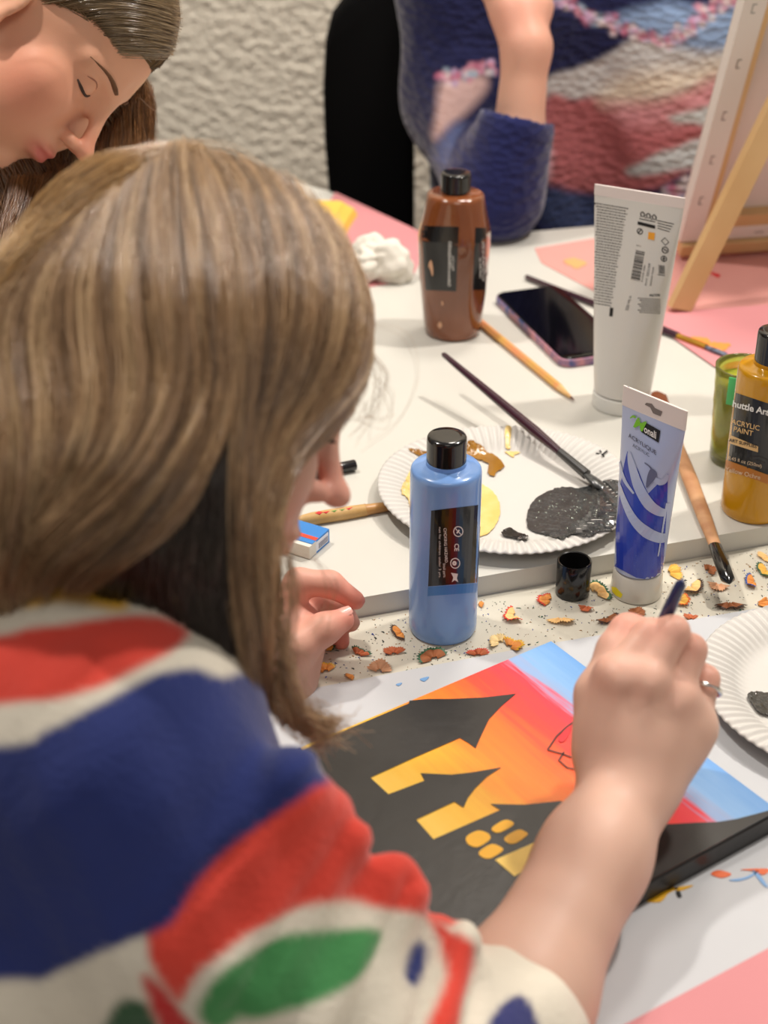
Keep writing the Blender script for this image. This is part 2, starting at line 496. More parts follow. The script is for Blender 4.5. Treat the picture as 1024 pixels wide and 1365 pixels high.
blot('paint_smear', [(918, 452), (935, 448), (950, 455), (972, 458), (968, 466), (940, 466), (925, 460)], ZR + 0.0021, mat('soft_orange_paint', (238, 150, 70), .5), sh2, jit=1.2)

# ------------------------------------------------------------------ the painting
zc0, zc1 = ZF + 0.0012, 0.757
A = T(735, 853, zc1)
ang = math.radians(-55.6)
uu = np.array([math.cos(ang), math.sin(ang)]); vv = np.array([math.cos(ang - math.pi / 2), math.sin(ang - math.pi / 2)])
CW, CL = 0.228, 0.305
def uv(px, py, z=zc1): 
    d = (T(px, py, z) - A)[:2]; return (float(d @ uu), float(d @ vv))
cv = thing('canvas_painting', 'sunset painting of a black castle silhouette on a stretched canvas lying on white paper', 'painting', (A[0], A[1], zc0))
def c3(u, v, z=0): return (u * uu[0] + v * vv[0], u * uu[1] + v * vv[1], z)
sky = bpy.data.materials.new('sunset_paint'); sky.use_nodes = True
nt = sky.node_tree; b = nt.nodes['Principled BSDF']; b.inputs['Roughness'].default_value = 0.42
tcn = nt.nodes.new('ShaderNodeUVMap'); mpn = nt.nodes.new('ShaderNodeMapping')
mpn.inputs['Scale'].default_value = (3, 45, 1)
nz = nt.nodes.new('ShaderNodeTexNoise'); nz.inputs['Scale'].default_value = 1.0; nz.inputs['Detail'].default_value = 3
sep = nt.nodes.new('ShaderNodeSeparateXYZ')
nt.links.new(tcn.outputs[0], mpn.inputs[0]); nt.links.new(mpn.outputs[0], nz.inputs['Vector']); nt.links.new(tcn.outputs[0], sep.inputs[0])
ma = nt.nodes.new('ShaderNodeMath'); ma.operation = 'MULTIPLY_ADD'; ma.inputs[1].default_value = 0.12
nt.links.new(nz.outputs[0], ma.inputs[0]); nt.links.new(sep.outputs[1], ma.inputs[2])
m2 = nt.nodes.new('ShaderNodeMath'); m2.operation = 'SUBTRACT'; m2.inputs[1].default_value = 0.06
nt.links.new(ma.outputs[0], m2.inputs[0])
cr = nt.nodes.new('ShaderNodeValToRGB'); nt.links.new(m2.outputs[0], cr.inputs[0]); nt.links.new(cr.outputs[0], b.inputs['Base Color'])
stops = [(0.0, (104, 160, 222)), (0.085, (130, 178, 228)), (0.125, (150, 170, 212)), (0.155, (232, 44, 66)), (0.24, (236, 62, 44)), (0.31, (240, 110, 24)),
         (0.40, (243, 130, 22)), (0.47, (232, 160, 24)), (0.55, (240, 184, 36)), (0.70, (246, 205, 84)), (1.0, (246, 214, 110))]
els = cr.color_ramp.elements
els[0].position = 0; els[0].color = (*lin(stops[0][1]), 1); els[1].position = 1; els[1].color = (*lin(stops[-1][1]), 1)
for p_, c_ in stops[1:-1]:
    e = els.new(p_); e.color = (*lin(c_), 1)
cblack = mat('black_acrylic', (36, 33, 31), 0.36, var=0.25, vscale=25, bump=0.25, bscale=90)
H = zc1 - zc0
secs = [[c3(*q, z) for q in [(0, 0), (CW, 0), (CW, CL), (0, CL)]] for z in (0, H - 0.0015)]
secs.append([c3(*q, H) for q in [(0.0012, 0.0012), (CW - 0.0012, 0.0012), (CW - 0.0012, CL - 0.0012), (0.0012, CL - 0.0012)]])
side = part('canvas_sides', loft(secs), cblack, cv, smooth=False)
top = part('sky_picture', ([c3(0.001, 0.001, H + 0.0002), c3(CW - .001, .001, H + .0002), c3(CW - .001, CL - .001, H + .0002), c3(.001, CL - .001, H + .0002)], [(3, 2, 1, 0)]), sky, cv, smooth=False)
ul = top.data.uv_layers.new(name='UVMap')
for l in top.data.loops:
    ul.data[l.index].uv = [(1, 1), (0, 1), (0, 0), (1, 0)][0] if False else {0: (0, 0), 1: (1, 0), 2: (1, 1), 3: (0, 1)}[l.vertex_index]
top['label'] = 'sunset sky from blue through red and orange to yellow'
def pic(name, pts, m, z=0.0006, round_n=0, label=None):
    Q = [uv(*p) if isinstance(p, tuple) else tuple(p) for p in pts]
    Q = [(min(max(q[0], 0.0008), CW - .0008), min(max(q[1], .0008), CL - .0008)) for q in Q]
    if round_n: Q = [tuple(q) for q in spline(Q, round_n, True)]
    md = poly2([c3(q[0], q[1])[:2] for q in Q])
    md = ([(v[0], v[1], H + z) for v in md[0]], md[1])
    f0 = md[1][0]; a_, b_, c_ = [Vector(md[0][i]) for i in f0]
    if (b_ - a_).cross(c_ - a_).z < 0: md = (md[0], [tuple(reversed(f)) for f in md[1]])
    return part(name, md, m, cv, smooth=False, label=label)
bd = [(404, 1000), (434, 985), (545, 938), (541, 930), (570, 932), (600, 932), (645, 930), (688, 925), (668, 942), (652, 959), (642, 980), (634, 998), (625, 991), (613, 984), (553, 1010), (494, 1037),
      (518, 1059), (566, 1041), (561, 1031), (602, 1033), (629, 1030), (669, 1023), (649, 1036), (633, 1052), (624, 1064), (618, 1077), (612, 1073), (606, 1069), (555, 1093), (578, 1119), (667, 1080), (654, 1072),
      (700, 1073), (747, 1068), (800, 1084), (872, 1100), (926, 1097), (957, 1096), (982, 1092), (1024, 1081)]
u9, v9 = uv(1024, 1081)
pic('castle_silhouette', bd + [[CW, v9 - 0.012], [CW, CL], [0, CL], [0, uv(404, 1000)[1]]], cblack)
amber = mat('amber_paint', (236, 176, 24), 0.45, var=0.06, vscale=60); pale_y = mat('pale_yellow_paint', (244, 208, 100), .45, var=.06, vscale=60)
for q in [[(622, 1116), (637, 1108), (651, 1112), (653, 1120), (637, 1130), (624, 1126)], [(656, 1104), (672, 1094), (683, 1096), (684, 1101), (668, 1110), (659, 1110)],
          [(639, 1136), (655, 1126), (668, 1130), (670, 1135), (654, 1145), (642, 1143)], [(673, 1117), (690, 1107), (700, 1109), (703, 1114), (687, 1125), (676, 1124)]]:
    pic('lit_window', q, amber, 0.0009, 24)
pic('lit_wall', [(660, 1147), (719, 1121), (726, 1131), (728, 1143), (686, 1169)], pale_y, 0.0009)
dk = mat('dark_sketch_line', (70, 48, 44), 0.6)
for s in [[(730, 1000), (742, 982), (755, 970), (766, 962)], [(730, 1000), (748, 1005), (762, 1010)], [(752, 1003), (745, 1014), (756, 1024), (768, 1026)]]:
    P = [uv(*p) for p in s]
    md = stroke2([c3(*q)[:2] for q in P], 0.0011)
    part('flag_outline', ([(v[0], v[1], H + 0.0009) for v in md[0]], md[1]), dk, cv, smooth=False)
pic('red_flag', [(744, 985), (756, 970), (762, 968), (758, 980), (750, 990)], redp, 0.0008, 16)

# ------------------------------------------------------------------ writing and labels laid onto curved bodies
class Body:
    def __init__(s, MD, loc):
        s.loc = np.array(loc, float)
        V = [tuple(np.array(v) + s.loc) for v in MD[0]]
        s.bvh = BVHTree.FromPolygons(V, [tuple(f) for f in MD[1]])
    def hit(s, px, py, off):
        v = FW + RT * (px - 512) / F_PX - UP * (py - 682) / F_PX; v = v / np.linalg.norm(v)
        h = s.bvh.ray_cast(Vector(EYE), Vector(v))
        if h[0] is None:
            d = float((s.loc + np.array([0, 0, .05]) - EYE) @ v)
            h = s.bvh.find_nearest(Vector(EYE + v * d))
        n = h[1]
        if n.dot(Vector(v)) > 0: n = -n
        return h[0] + n * off - Vector(s.loc)
    def lay(s, name, md, m, parent, off=0.0002, label=None):
        P = [s.hit(v[0], v[1], off) for v in md[0]]
        o = part(name, (P, md[1]), m, parent, smooth=False)
        bm = bmesh.new(); bm.from_mesh(o.data)
        inv = Vector(EYE) - Vector(s.loc)
        for f in bm.faces:
            f.normal_update()
            if f.normal.dot(inv - f.calc_center_median()) < 0: f.normal_flip()
        bm.to_mesh(o.data); bm.free()
        if label: o['label'] = label
        return o
def aff(md, o, ax, ay):     # flat design to picture-plane units: origin, x axis, y axis
    return [(o[0] + v[0] * ax[0] + v[1] * ay[0], o[1] + v[0] * ax[1] + v[1] * ay[1], 0) for v in md[0]], md[1]
def txt(body, o, ax, ay, align='LEFT', bold=0.0, spacing=1.0, shear=0): return aff(text_md(body, 1.0, align, bold, 0, spacing, shear), o, ax, ay)
def gridpoly(pts, step=5.0):    # polygon cut into a fine regular grid
    step = max(2.5, step * .5)
    bm = bmesh.new(); bm.faces.new([bm.verts.new((p[0], p[1], 0)) for p in pts])
    for ax in (0, 1):
        lo_ = min(p[ax] for p in pts); hi_ = max(p[ax] for p in pts); c_ = lo_ + step
        while c_ < hi_:
            co = [0, 0, 0]; co[ax] = c_; no = [0, 0, 0]; no[ax] = 1
            bmesh.ops.bisect_plane(bm, geom=bm.verts[:] + bm.edges[:] + bm.faces[:], plane_co=co, plane_no=no, dist=1e-6); c_ += step
    bmesh.ops.triangulate(bm, faces=bm.faces); bm.verts.index_update()
    r = [tuple(v.co) for v in bm.verts], [tuple(v.index for v in f.verts) for f in bm.faces]
    bm.free(); return r
def quad(p00, p10, p11, p01, nx=10, ny=10):
    p = [np.array(q, float) for q in (p00, p10, p11, p01)]
    V = []; 
    for j in range(ny + 1):
        for i in range(nx + 1):
            s, t = i / nx, j / ny
            q = (1 - s) * (1 - t) * p[0] + s * (1 - t) * p[1] + s * t * p[2] + (1 - s) * t * p[3]
            V.append((q[0], q[1], 0))
    return V, [(j * (nx + 1) + i, j * (nx + 1) + i + 1, (j + 1) * (nx + 1) + i + 1, (j + 1) * (nx + 1) + i) for j in range(ny) for i in range(nx)]

ink_w = mat('white_print', (228, 226, 222), 0.5); ink_k = mat('black_print', (24, 23, 24), 0.45); ink_g = mat('gold_print', (214, 176, 120), 0.45)
lab_k = mat('black_label', (20, 19, 20), 0.22, coat=0.3)
black_plastic = mat('black_plastic', (18, 17, 17), 0.16, coat=0.4)

def screw_cap(parent, z0, z1, r, name='cap'):
    n = 96; secs = []
    for rr, z, rib in [(r * .97, z0, 0), (r, z0 + .0008, 0.3), (r, z0 + .002, 1), (r, z1 - .003, 1), (r * .985, z1 - .0012, 0.3), (r * .94, z1 - .0002, 0), (r * .6, z1, 0), (r * .1, z1 - .0002, 0)]:
        secs.append([((rr - rib * 0.0003 * (k % 2)) * math.cos(2 * math.pi * k / n), (rr - rib * 0.0003 * (k % 2)) * math.sin(2 * math.pi * k / n), z) for k in range(n)])
    return part(name, loft(secs), black_plastic, parent)
def round_bottle(label, loc, r, hs, hc, m_body, rc=0.0145):
    t = thing('paint_bottle', label, 'bottle', loc)
    prof = [(r * .2, 0.001), (r * .8, 0.0), (r * .95, 0.0008), (r, 0.004), (r, 0.01), (r, hs - .008), (r * .998, hs - .004), (r * .98, hs - .0015), (r * .93, hs), (r * .7, hs + .0005), (rc * 1.02, hs + .002), (rc * 1.02, hs + .005), (rc * .8, hs + .0055)]
    md = lathe(prof, 96)
    part('body', md, m_body, t, auto=50)
    screw_cap(t, hs + .003, hc, rc)
    return t, md

# blue bottle on the front table
bx, by = T(590, 836, ZF)[:2]
bl_blue = mat('light_blue_bottle', (122, 164, 226), 0.22, coat=0.35, var=0.02)
hs = zat(bx, by, 621) - ZF; hc = zat(bx, by, 580) - ZF
t, md = round_bottle('light blue acrylic paint bottle with black cap standing among shavings', (bx, by, ZF), 0.0262, hs, hc, bl_blue, 0.0145)
B = Body(md, (bx, by, ZF))
l = B.lay('label', quad((575, 680), (642, 672), (636, 776), (571, 781), 14, 14), lab_k, t)
B.lay('label_foot', quad((571, 782), (636, 777), (635, 789), (570, 794), 14, 3), mat('mid_blue_label', (66, 128, 200), 0.3), t, 0.00025)
k = 1 / 2.695
def c5(x, y): return (380 + x * k, 540 + y * k)
parts = [txt('CHOKING HAZARD', c5(570, 440), (0.2, 8.5 * .6), (5.4, -0.6), bold=.01), txt('Small parts.', c5(568, 566), (0.1, 8.5 * .5), (5.0, -0.6)),
         txt('not for children under 3 yrs.', c5(553, 436), (0.0, 5.9), (4.3, -0.5))]
for cx, cy in [(622, 452), (618, 510), (611, 566), (609, 617)]:
    x, y = c5(cx, cy); parts.append(aff(ring2(0, 0, 0.82, 1.0, 24), (x, y), (6.6, 0), (0, 7.2)) if cy not in (617, 510) else aff(poly2([(-.8, -.9), (.7, -.7), (.5, .2), (.8, .9), (0, .5), (-.6, .9), (-.3, 0)]), (x, y), (6 if cy > 600 else .1, 0), (0, 7 if cy > 600 else .1)))
x, y = c5(622, 452); parts.append(aff(stroke2([(-.65, -.65), (.65, .65)], .16), (x, y), (6.6, 0), (0, 7.2))); parts.append(aff(stroke2([(-.3, .3), (.2, -.3)], .3), (x, y), (6.6, 0), (0, 7.2)))
x, y = c5(618, 510); parts.append(txt('CE', (x - 3.5, y - 5.6), (0, 8.5), (8.5, 0), bold=.02))
x, y = c5(611, 566); parts.append(aff(ring2(0, 0, .1, .55, 16), (x - 1, y), (5.2, 0), (0, 5.8)))
B.lay('lettering', join(*parts), ink_w, l, 0.0004)
# yellow ochre bottle at the right edge
yx, yy = T(1003, 679, ZR)[:2]
bl_y = mat('ochre_bottle', (196, 140, 12), 0.2, coat=0.35, var=0.03)
hs = zat(yx, yy, 487) - ZR; hc = zat(yx, yy, 440) - ZR
t, md = round_bottle('yellow ochre acrylic paint bottle with black label at the right', (yx, yy, ZR), 0.0270, hs, hc, bl_y, 0.0150)
B = Body(md, (yx, yy, ZR))
def c6(x, y): return (940 + x * 0.2345, 400 + y * 0.2345)
l = B.lay('label', quad(c6(148, 515), c6(480, 625), c6(440, 1020), c6(108, 900), 24, 14), lab_k, t)
B.lay('label_foot', quad(c6(108, 902), c6(440, 1022), c6(434, 1070), c6(103, 955), 24, 3), mat('ochre_label_band', (176, 108, 34), 0.35), t, 0.00025)
a1 = (0.2345 * .98, 0.2345 * .33)
def T6(s, o, h, ay=(0.035, -0.2345), **kw): return txt(s, c6(*o), (a1[0] * h, a1[1] * h * .75), (ay[0] * h, ay[1] * h), **kw)
lt = B.lay('lettering', join(T6('Shuttle Art', (133, 596), 52, bold=.025), T6('\u00ae', (341, 650), 22)), ink_w, l, .0004)
B.lay('lettering', join(T6('ACRYLIC', (152, 700), 40, bold=.012), T6('PAINT', (162, 742), 40, bold=.012)), ink_g, l, .0004)
lb = B.lay('gold_band', quad(c6(128, 757), c6(303, 830), c6(301, 862), c6(124, 806), 12, 2), ink_g, l, .0004)
B.lay('lettering', T6('ART SUPPLIES', (140, 800), 26, bold=.02), ink_k, lb, .0006)
B.lay('lettering', join(T6('8.45 fl oz (250ml)', (134, 902), 27), T6('Yellow Ochre', (118, 968), 35, bold=.01)), mat('pale_print', (215, 190, 160), .5), l, .0006)
rings = []
for r_ in (60, 85, 110):
    pts = [(c6(290 + r_ * math.cos(a), 985 + r_ * .9 * math.sin(a))) for a in np.linspace(math.pi * 1.2, math.pi * 1.7, 24)]
    rings.append(stroke2(pts, 1.6))
B.lay('ring_pattern', join(*rings), mat('grey_label_rings', (36, 34, 34), .4), l, .0003)

# brown bottle at the back
ox, oy = T(603, 442, ZR)[:2]
d0 = proj((ox, oy, ZR))[2]
secs = []; n = 96
rows = [(446, 31, 2), (444, 35.5, 2), (438, 37.5, 2), (425, 39, 2.1), (398, 42, 2.2), (372, 44.5, 2.4), (348, 46, 2.6), (325, 46.8, 2.8), (309, 47, 3.0), (300, 45.2, 2.9), (289, 42.8, 2.7), (274, 40.3, 2.4), (262, 38.8, 2.15), (258, 38.0, 2), (256, 35, 2), (255, 30, 2), (254.5, 20.5, 2), (251, 20, 2)]
brow_md = []
for py, hw, ex in rows:
    z = max(zat(ox, oy, py) - ZR, 0) if py < 444 else (0.0 if py == 446 else 0.0012)
    rr = hw * (d0 - z * math.sin(PITCH)) / F_PX
    s = []
    for q in range(n):
        a = 2 * math.pi * q / n; c_, s_ = math.cos(a), math.sin(a)
        kk = (abs(c_) ** ex + abs(s_) ** ex) ** (-1 / ex)
        s.append((rr * kk * c_, rr * kk * s_ * .94, z))
    secs.append(s)
ht = zat(ox, oy, 229) - ZR
t = thing('paint_bottle', 'brown acrylic paint bottle with bulging sides and black cap at the back', 'bottle', (ox, oy, ZR))
Mr = Matrix.Rotation(math.radians(-14), 4, 'Z')
md = xf(loft(secs), Mr)
bl_br = mat('brown_bottle', (112, 62, 34), 0.12, coat=0.7, rgb2=(132, 74, 40), vscale=14, bump=0.25, bscale=22, bdist=0.004)
part('body', md, bl_br, t, auto=60)
screw_cap(t, zat(ox, oy, 256) - ZR + .001, ht, 20 * (d0 - .07) / F_PX)
B = Body(md, (ox, oy, ZR))
def c7(x, y): return (540 + x / 5.057, 200 + y / 5.057)
l = B.lay('label', quad(c7(112, 508), c7(362, 515), c7(345, 950), c7(138, 940), 14, 12), lab_k, t, label='black front label')
B.lay('lettering', join(txt('Conforms to ASTM D-4236 & EN71', c7(290, 915), (0.05, -4.05), (5.6, 0), bold=.02), txt('Made in China', c7(318, 810), (0, -3.4), (4.6, 0))), ink_w, l, .0005)
l2 = B.lay('label', quad(c7(474, 520), c7(548, 522), c7(541, 940), c7(456, 940), 10, 12), lab_k, t)
B.lay('lettering', join(txt('Non-Toxic. Keep the cap tightly', c7(520, 880), (0, -4.0), (4.4, 0)), txt('closed after use', c7(500, 860), (0, -4.3), (4.4, 0)), txt('for ages 3 and up', c7(541, 860), (0, -4.0), (3.8, 0))), ink_w, l2, .0005)
drip = mat('pale_paint_drip', (206, 160, 128), .3)
for q in [[(178, 735), (192, 790), (188, 850), (172, 800), (160, 775)], [(252, 1010), (260, 1030), (252, 1045), (246, 1025)], [(238, 1150), (252, 1175), (240, 1198), (222, 1178)]]:
    B.lay('paint_drip', poly2([tuple(p) for p in spline([c7(*p) for p in q], 14, True)]), drip, t, .0008)

# ------------------------------------------------------------------ squeezed tubes
def tube_shape(r, R, z1, z2, seal, psi, n=96):
    secs = []; c_, s_ = math.cos(psi), math.sin(psi)
    def sec(rx, ry, z, ex=2.0):
        o = []
        for q in range(n):
            a = 2 * math.pi * q / n; ca, sa = math.cos(a), math.sin(a)
            kx = abs(ca) ** (2 / ex) * (1 if ca > 0 else -1); ky = abs(sa) ** (2 / ex) * (1 if sa > 0 else -1)
            x, y = rx * kx, ry * ky
            o.append((x * c_ + y * s_, -x * s_ + y * c_, z))
        return o
    secs.append(sec(r * .9, r * .9, z1)); secs.append(sec(r, r, z1 + .0015))
    for i in range(1, 21):
        s = i / 20
        secs.append(sec(r + (R - r) * s ** 0.9, max(r * (1 - s ** 1.25), 0.0011), z1 + .0015 + (z2 - z1 - .0015) * s, 2.0 + 0.5 * s))
    strip = [sec(R, .0011, z2, 4), sec(R * 1.008, .0010, z2 + .0008, 6), sec(R * 1.008, .0010, z2 + seal, 6)]
    return loft(secs), loft(strip)
# white tube
wx, wy = T(828, 538, ZR)[:2]; dW = proj((wx, wy, ZR))[2]
r = 37.5 * dW / F_PX
z1 = zat(wx, wy, 519) - ZR; z2 = zat(wx, wy, 268) - ZR; z3 = zat(wx, wy, 254) - ZR
t = thing('paint_tube', 'large white paint tube standing upside down on its cap', 'tube', (wx, wy, ZR))
tw = mat('white_tube_plastic', (212, 210, 206), 0.3, coat=0.15, bump=0.1, bscale=30, bdist=.002)
psi = math.radians(27)
mdb, mds = tube_shape(r, r * math.pi / 2 * .985, z1, z2, z3 - z2, psi)
part('body', mdb, tw, t, auto=50); part('crimped_seal', mds, mat('pinkish_white_plastic', (226, 214, 212), .4), t, smooth=False)
part('cap', lathe([(r * .9, 0), (r * 1.03, .0008), (r * 1.04, .003), (r * 1.02, z1 - .001), (r * .98, z1 - .0003), (r * .9, z1)], 96), mat('milky_white_plastic', (222, 222, 218), .28, coat=.2), t, auto=40)
B = Body(mdb, (wx, wy, ZR))
def c8(x, y): return (780 + x / 4.136, 230 + y / 4.136)
lines = []
r2 = np.random.default_rng(3)
nl = 36
for i in range(nl):
    f = i / (nl - 1)
    y = 165 + (715 - 165) * f; xl = 52 - 12 * f; xr = 238 - 90 * f - r2.uniform(0, 14)
    x = xl
    while x < xr:
        w = min(r2.uniform(5, 17), xr - x + 2); 
        y0 = y + (x - xl) * .17; y1 = y + (x + w - xl) * .17
        lines.append(stroke2([c8(x, y0), c8(x + w, y1)], 1.15)); x += w + 3.5
for i in range(8):      # small print at the lower right
    y = 690 + i * 11; x = 292 + (i % 3) * 9; xr = 415
    while x < xr:
        w = r2.uniform(6, 16); lines.append(stroke2([c8(x, y + (x - 292) * .06), c8(min(x + w, xr), y + (x + w - 292) * .06)], 1.0)); x += w + 3
for i in range(4):
    lines.append(stroke2([c8(400 + i * 0, 262 + i * 14), c8(490 - i * 8, 282 + i * 14)], 1.0))
for cx, cy, rr in [(303, 322, 17), (442, 425, 19), (435, 473, 17)]:
    x, y = c8(cx, cy); lines.append(aff(ring2(0, 0, .72, 1, 20), (x, y), (rr / 4.1, .4), (0, rr / 4.1)))
for s in [[(295, 330), (310, 312)], [(433, 420), (452, 430)], [(427, 473), (443, 473)], [(435, 462), (435, 484)]]: lines.append(stroke2([c8(*q) for q in s], 1.4))
lines.append(aff(ring2(0, 0, .78, 1, 4), c8(442, 378), (5.5, 1.0), (0.3, 5.5)))
for i in range(3):
    cx = 318 + i * 32; cy = 228 + i * 8
    lines.append(aff(ring2(0, 0, .72, 1, 18), c8(cx, cy), (3.4, .6), (0, 3.4))); lines.append(stroke2([c8(cx - 14, cy + 16), c8(cx, cy - 18), c8(cx + 14, cy + 20)], .8))
lines.append(stroke2([c8(300, 252), c8(388, 270)], 1.0)); lines.append(quad(c8(292, 266), c8(388, 290), c8(386, 308), c8(290, 284), 8, 2))
lines.append(quad(c8(139, 742), c8(157, 744), c8(152, 792), c8(134, 790), 2, 4))
f = 0.0; 
while f < 1:            # bar code
    h_ = r2.choice([.012, .02, .035]); x0 = 280 - 28 * f; y = 425 + 160 * f
    lines.append(quad(c8(x0, y), c8(x0 + 50, y + 11), c8(x0 + 50, y + 11 + 160 * h_), c8(x0, y + 160 * h_), 3, 1)); f += h_ + r2.choice([.015, .03])
for i in range(9):
    lines.append(quad(c8(405 + 3 * (i % 2), 508 + i * 6), c8(440, 512 + i * 6), c8(440, 515 + i * 6), c8(405, 511 + i * 6), 2, 1) if i < 8 else stroke2([c8(400, 560), c8(440, 565)], 1))
sc = 1 / 4.136
lines += [txt('250 ml \u212e', c8(222, 757), (1.55, -5.4), (5.6, 1.4)), txt('art.nr. 20231036', c8(330, 620), (.75, -4.4), (4.2, .7)), txt('titanium white', c8(357, 622), (.7, -4.3), (4.0, .7)),
          txt('FACTOR', c8(355, 680), (3.6, -.05), (0.4, -4.0), bold=.04), txt('8 714181 56801', c8(308, 600), (.65, -3.5), (3.4, .6)), txt('20mm', c8(283, 402), (2.7, .55), (0, -2.6))]
B.lay('printed_text', join(*lines), ink_k, t, .0003)
B.lay('orange_sticker', quad(c8(350, 325), c8(387, 331), c8(382, 371), c8(347, 364), 3, 3), mat('orange_sticker', (232, 160, 50), .5), t, .0004)

# blue tube
ux, uy = T(848, 788, ZF)[:2]; dU = proj((ux, uy, ZF))[2]
r = 32.5 * dU / F_PX
z1 = zat(ux, uy, 756) - ZF; z2 = zat(ux, uy, 556) - ZF; z3 = zat(ux, uy, 530) - ZF
t = thing('paint_tube', 'blue and silver acrylic paint tube standing on its clear cap in front', 'tube', (ux, uy, ZF))
tb = mat('pale_blue_tube', (176, 186, 214), 0.28, coat=.3, metal=.15)
psi = math.radians(47)
mdb, mds = tube_shape(r * .98, r * math.pi / 2 * .97, z1, z2, z3 - z2, psi)
body = part('body', mdb, tb, t, auto=50)
part('cap', lathe([(r * .9, 0), (r * 1.04, .0008), (r * 1.06, .003), (r * 1.0, z1 - .002), (r * .97, z1 - .0003), (r * .9, z1)], 96), mat('milky_clear_plastic', (226, 222, 210), .2, coat=.4, trans=.15), t, auto=40)
cap_b = Body(lathe([(r * .9, 0), (r * 1.04, .0008), (r * 1.06, .003), (r * 1.0, z1 - .002), (r * .97, z1 - .0003)], 96), (ux, uy, ZF))
s = part('crimped_seal', mds, mat('blush_white_plastic', (224, 214, 208), .4), t, smooth=False)
B = Body(mdb, (ux, uy, ZF)); B2 = Body(mds, (ux, uy, ZF))
def c9(x, y): return (700 + x / 3.16, 480 + y / 3.16)
B2.lay('hanging_hole', gridpoly([c9(*q) for q in [(512, 178), (535, 182), (548, 200), (580, 215), (572, 235), (540, 222), (528, 198), (505, 185)]], 8), mat('hole_shadow_grey', (120, 112, 108), .7), s, .0002)
B2.lay('blue_corner_mark', quad(c9(432, 94), c9(440, 98), c9(440, 114), c9(432, 110), 2, 2), mat('deep_blue_print', (30, 58, 160), .4), s, .0003)
cap_b.lay('yellow_mark', poly2([c9(*q) for q in [(366, 952), (385, 955), (412, 985), (405, 1000), (385, 990), (370, 975)]]), mat('lemon_mark', (226, 208, 30), .4), t, .0004)
royal = mat('royal_blue_print', (38, 60, 168), .25, coat=.4)
bluep = [(432, 382), (455, 420), (478, 462), (500, 520), (520, 560), (560, 520), (603, 478), (598, 620), (588, 760), (580, 880), (572, 930), (470, 915), (372, 862), (376, 770), (392, 640), (404, 520), (418, 440)]
l = B.lay('blue_print', gridpoly([c9(*q) for q in bluep], 9), royal, t, .0003, label='royal blue lower design')
sw = []
def swoosh(pts, w): 
    S = spline([c9(*p) for p in pts], 24); ww = np.interp(np.linspace(0, 1, 24), np.linspace(0, 1, len(w)), w) / 3.16; return stroke2([tuple(p) for p in S], list(ww))
sw.append(swoosh([(440, 385), (452, 440), (480, 530), (520, 600), (560, 632), (590, 640)], [10, 30, 42, 46, 40, 30]))
sw.append(swoosh([(396, 505), (420, 590), (460, 670), (510, 720), (560, 744), (590, 745)], [6, 24, 36, 48, 44, 36]))
sw.append(swoosh([(400, 420), (420, 500), (460, 560)], [4, 14, 8]))
sw.append(swoosh([(604, 600), (590, 700), (572, 825)], [20, 26, 32]))
sw.append(swoosh([(548, 500), (570, 512), (590, 505), (603, 480)], [20, 26, 22, 10]))
B.lay('pale_swoosh', join(*sw), tb, l, .0007)
B.lay('paint_drop_print', join(gridpoly([tuple(p) for p in spline([c9(*q) for q in [(532, 455), (555, 470), (555, 490), (530, 520), (512, 535), (516, 490)]], 20, True)], 9), swoosh([(505, 430), (525, 445), (540, 465)], [3, 5, 10])), mat('slate_print', (96, 100, 128), .4), t, .0005)
B.lay('logo_plate', quad(c9(512, 262), c9(572, 296), c9(564, 346), c9(490, 300), 8, 4), ink_k, t, .0005)
B.lay('lettering', txt('onali', c9(503, 300), (8.6, 5.0), (.6, -13.5), bold=.02), ink_w, t, .0007)
B.lay('logo_letter', join(txt('M', c9(456, 276), (18, 9.5), (4, -20), bold=.022, shear=.25), swoosh([(446, 243), (458, 234), (470, 240)], [4, 9, 8])), mat('lime_green_print', (120, 190, 40), .4), t, .0009)
B.lay('lettering', join(txt('ACRYLIQUE', c9(438, 322), (6.9, 4.5), (-.5, -8.2), bold=.01), txt('ACRYLIC', c9(455, 362), (5.6, 3.5), (-.4, -6.8))), mat('grey_print', (90, 92, 110), .5), t, .0005)
B.lay('small_print', join(*[stroke2([c9(385, 790 + i * 14), c9(470 - 8 * (i % 2), 822 + i * 14)], .9) for i in range(5)]), mat('light_blue_print', (110, 130, 205), .5), l, .0004)

# black open cap on the front table
cx_, cy_ = T(763, 790, ZF)[:2]
t = tag(part('bottle_cap', lathe([(.0005, .0005), (.0128, .0), (.0137, .001), (.0137, .003), (.0137, .0305), (.0132, .0312), (.0122, .0308), (.0118, .029), (.0118, .006), (.0105, .0035), (.0005, .0032)], 64), black_plastic, loc=(cx_, cy_, ZF), auto=40),
        'glossy black screw cap standing open side up beside the blue tube', 'cap')

# green glass cup behind the ochre bottle
gx, gy = T(979, 612, ZR)[:2]
glass = mat('olive_stained_glass', (222, 224, 130), 0.12, trans=0.85, coat=.3, rgb2=(206, 206, 90), vscale=40)
hg = zat(gx, gy, 487) - ZR
t = thing('glass_cup', 'green-stained water cup behind the ochre bottle', 'cup', (gx, gy, ZR))
pr_ = [(.001, 0), (.020, 0), (.0215, .001)]
for i in range(12):
    z = .003 + (hg - .003) * i / 11; pr_.append((.0222 + .0040 * i / 11 + .0004 * (i % 2), z))
inn = [(.0222 + .0040 * i / 11 - .0022, .003 + (hg - .003) * i / 11) for i in range(11, 0, -1)]
part('glass', lathe(pr_ + [(.0222 + .0040 - .0012, hg + .0006)] + inn + [(.018, .005), (.001, .005)], 64), glass, t)
hw_ = hg * .86
part('water', lathe([(.001, .0055), (.0175, .0056), (.0205, .02), (.0222 + .0040 * .86 - .0026, hw_), (.001, hw_)], 48), mat('murky_green_water', (206, 196, 60), .25, rgb2=(150, 160, 60), vscale=50), t)
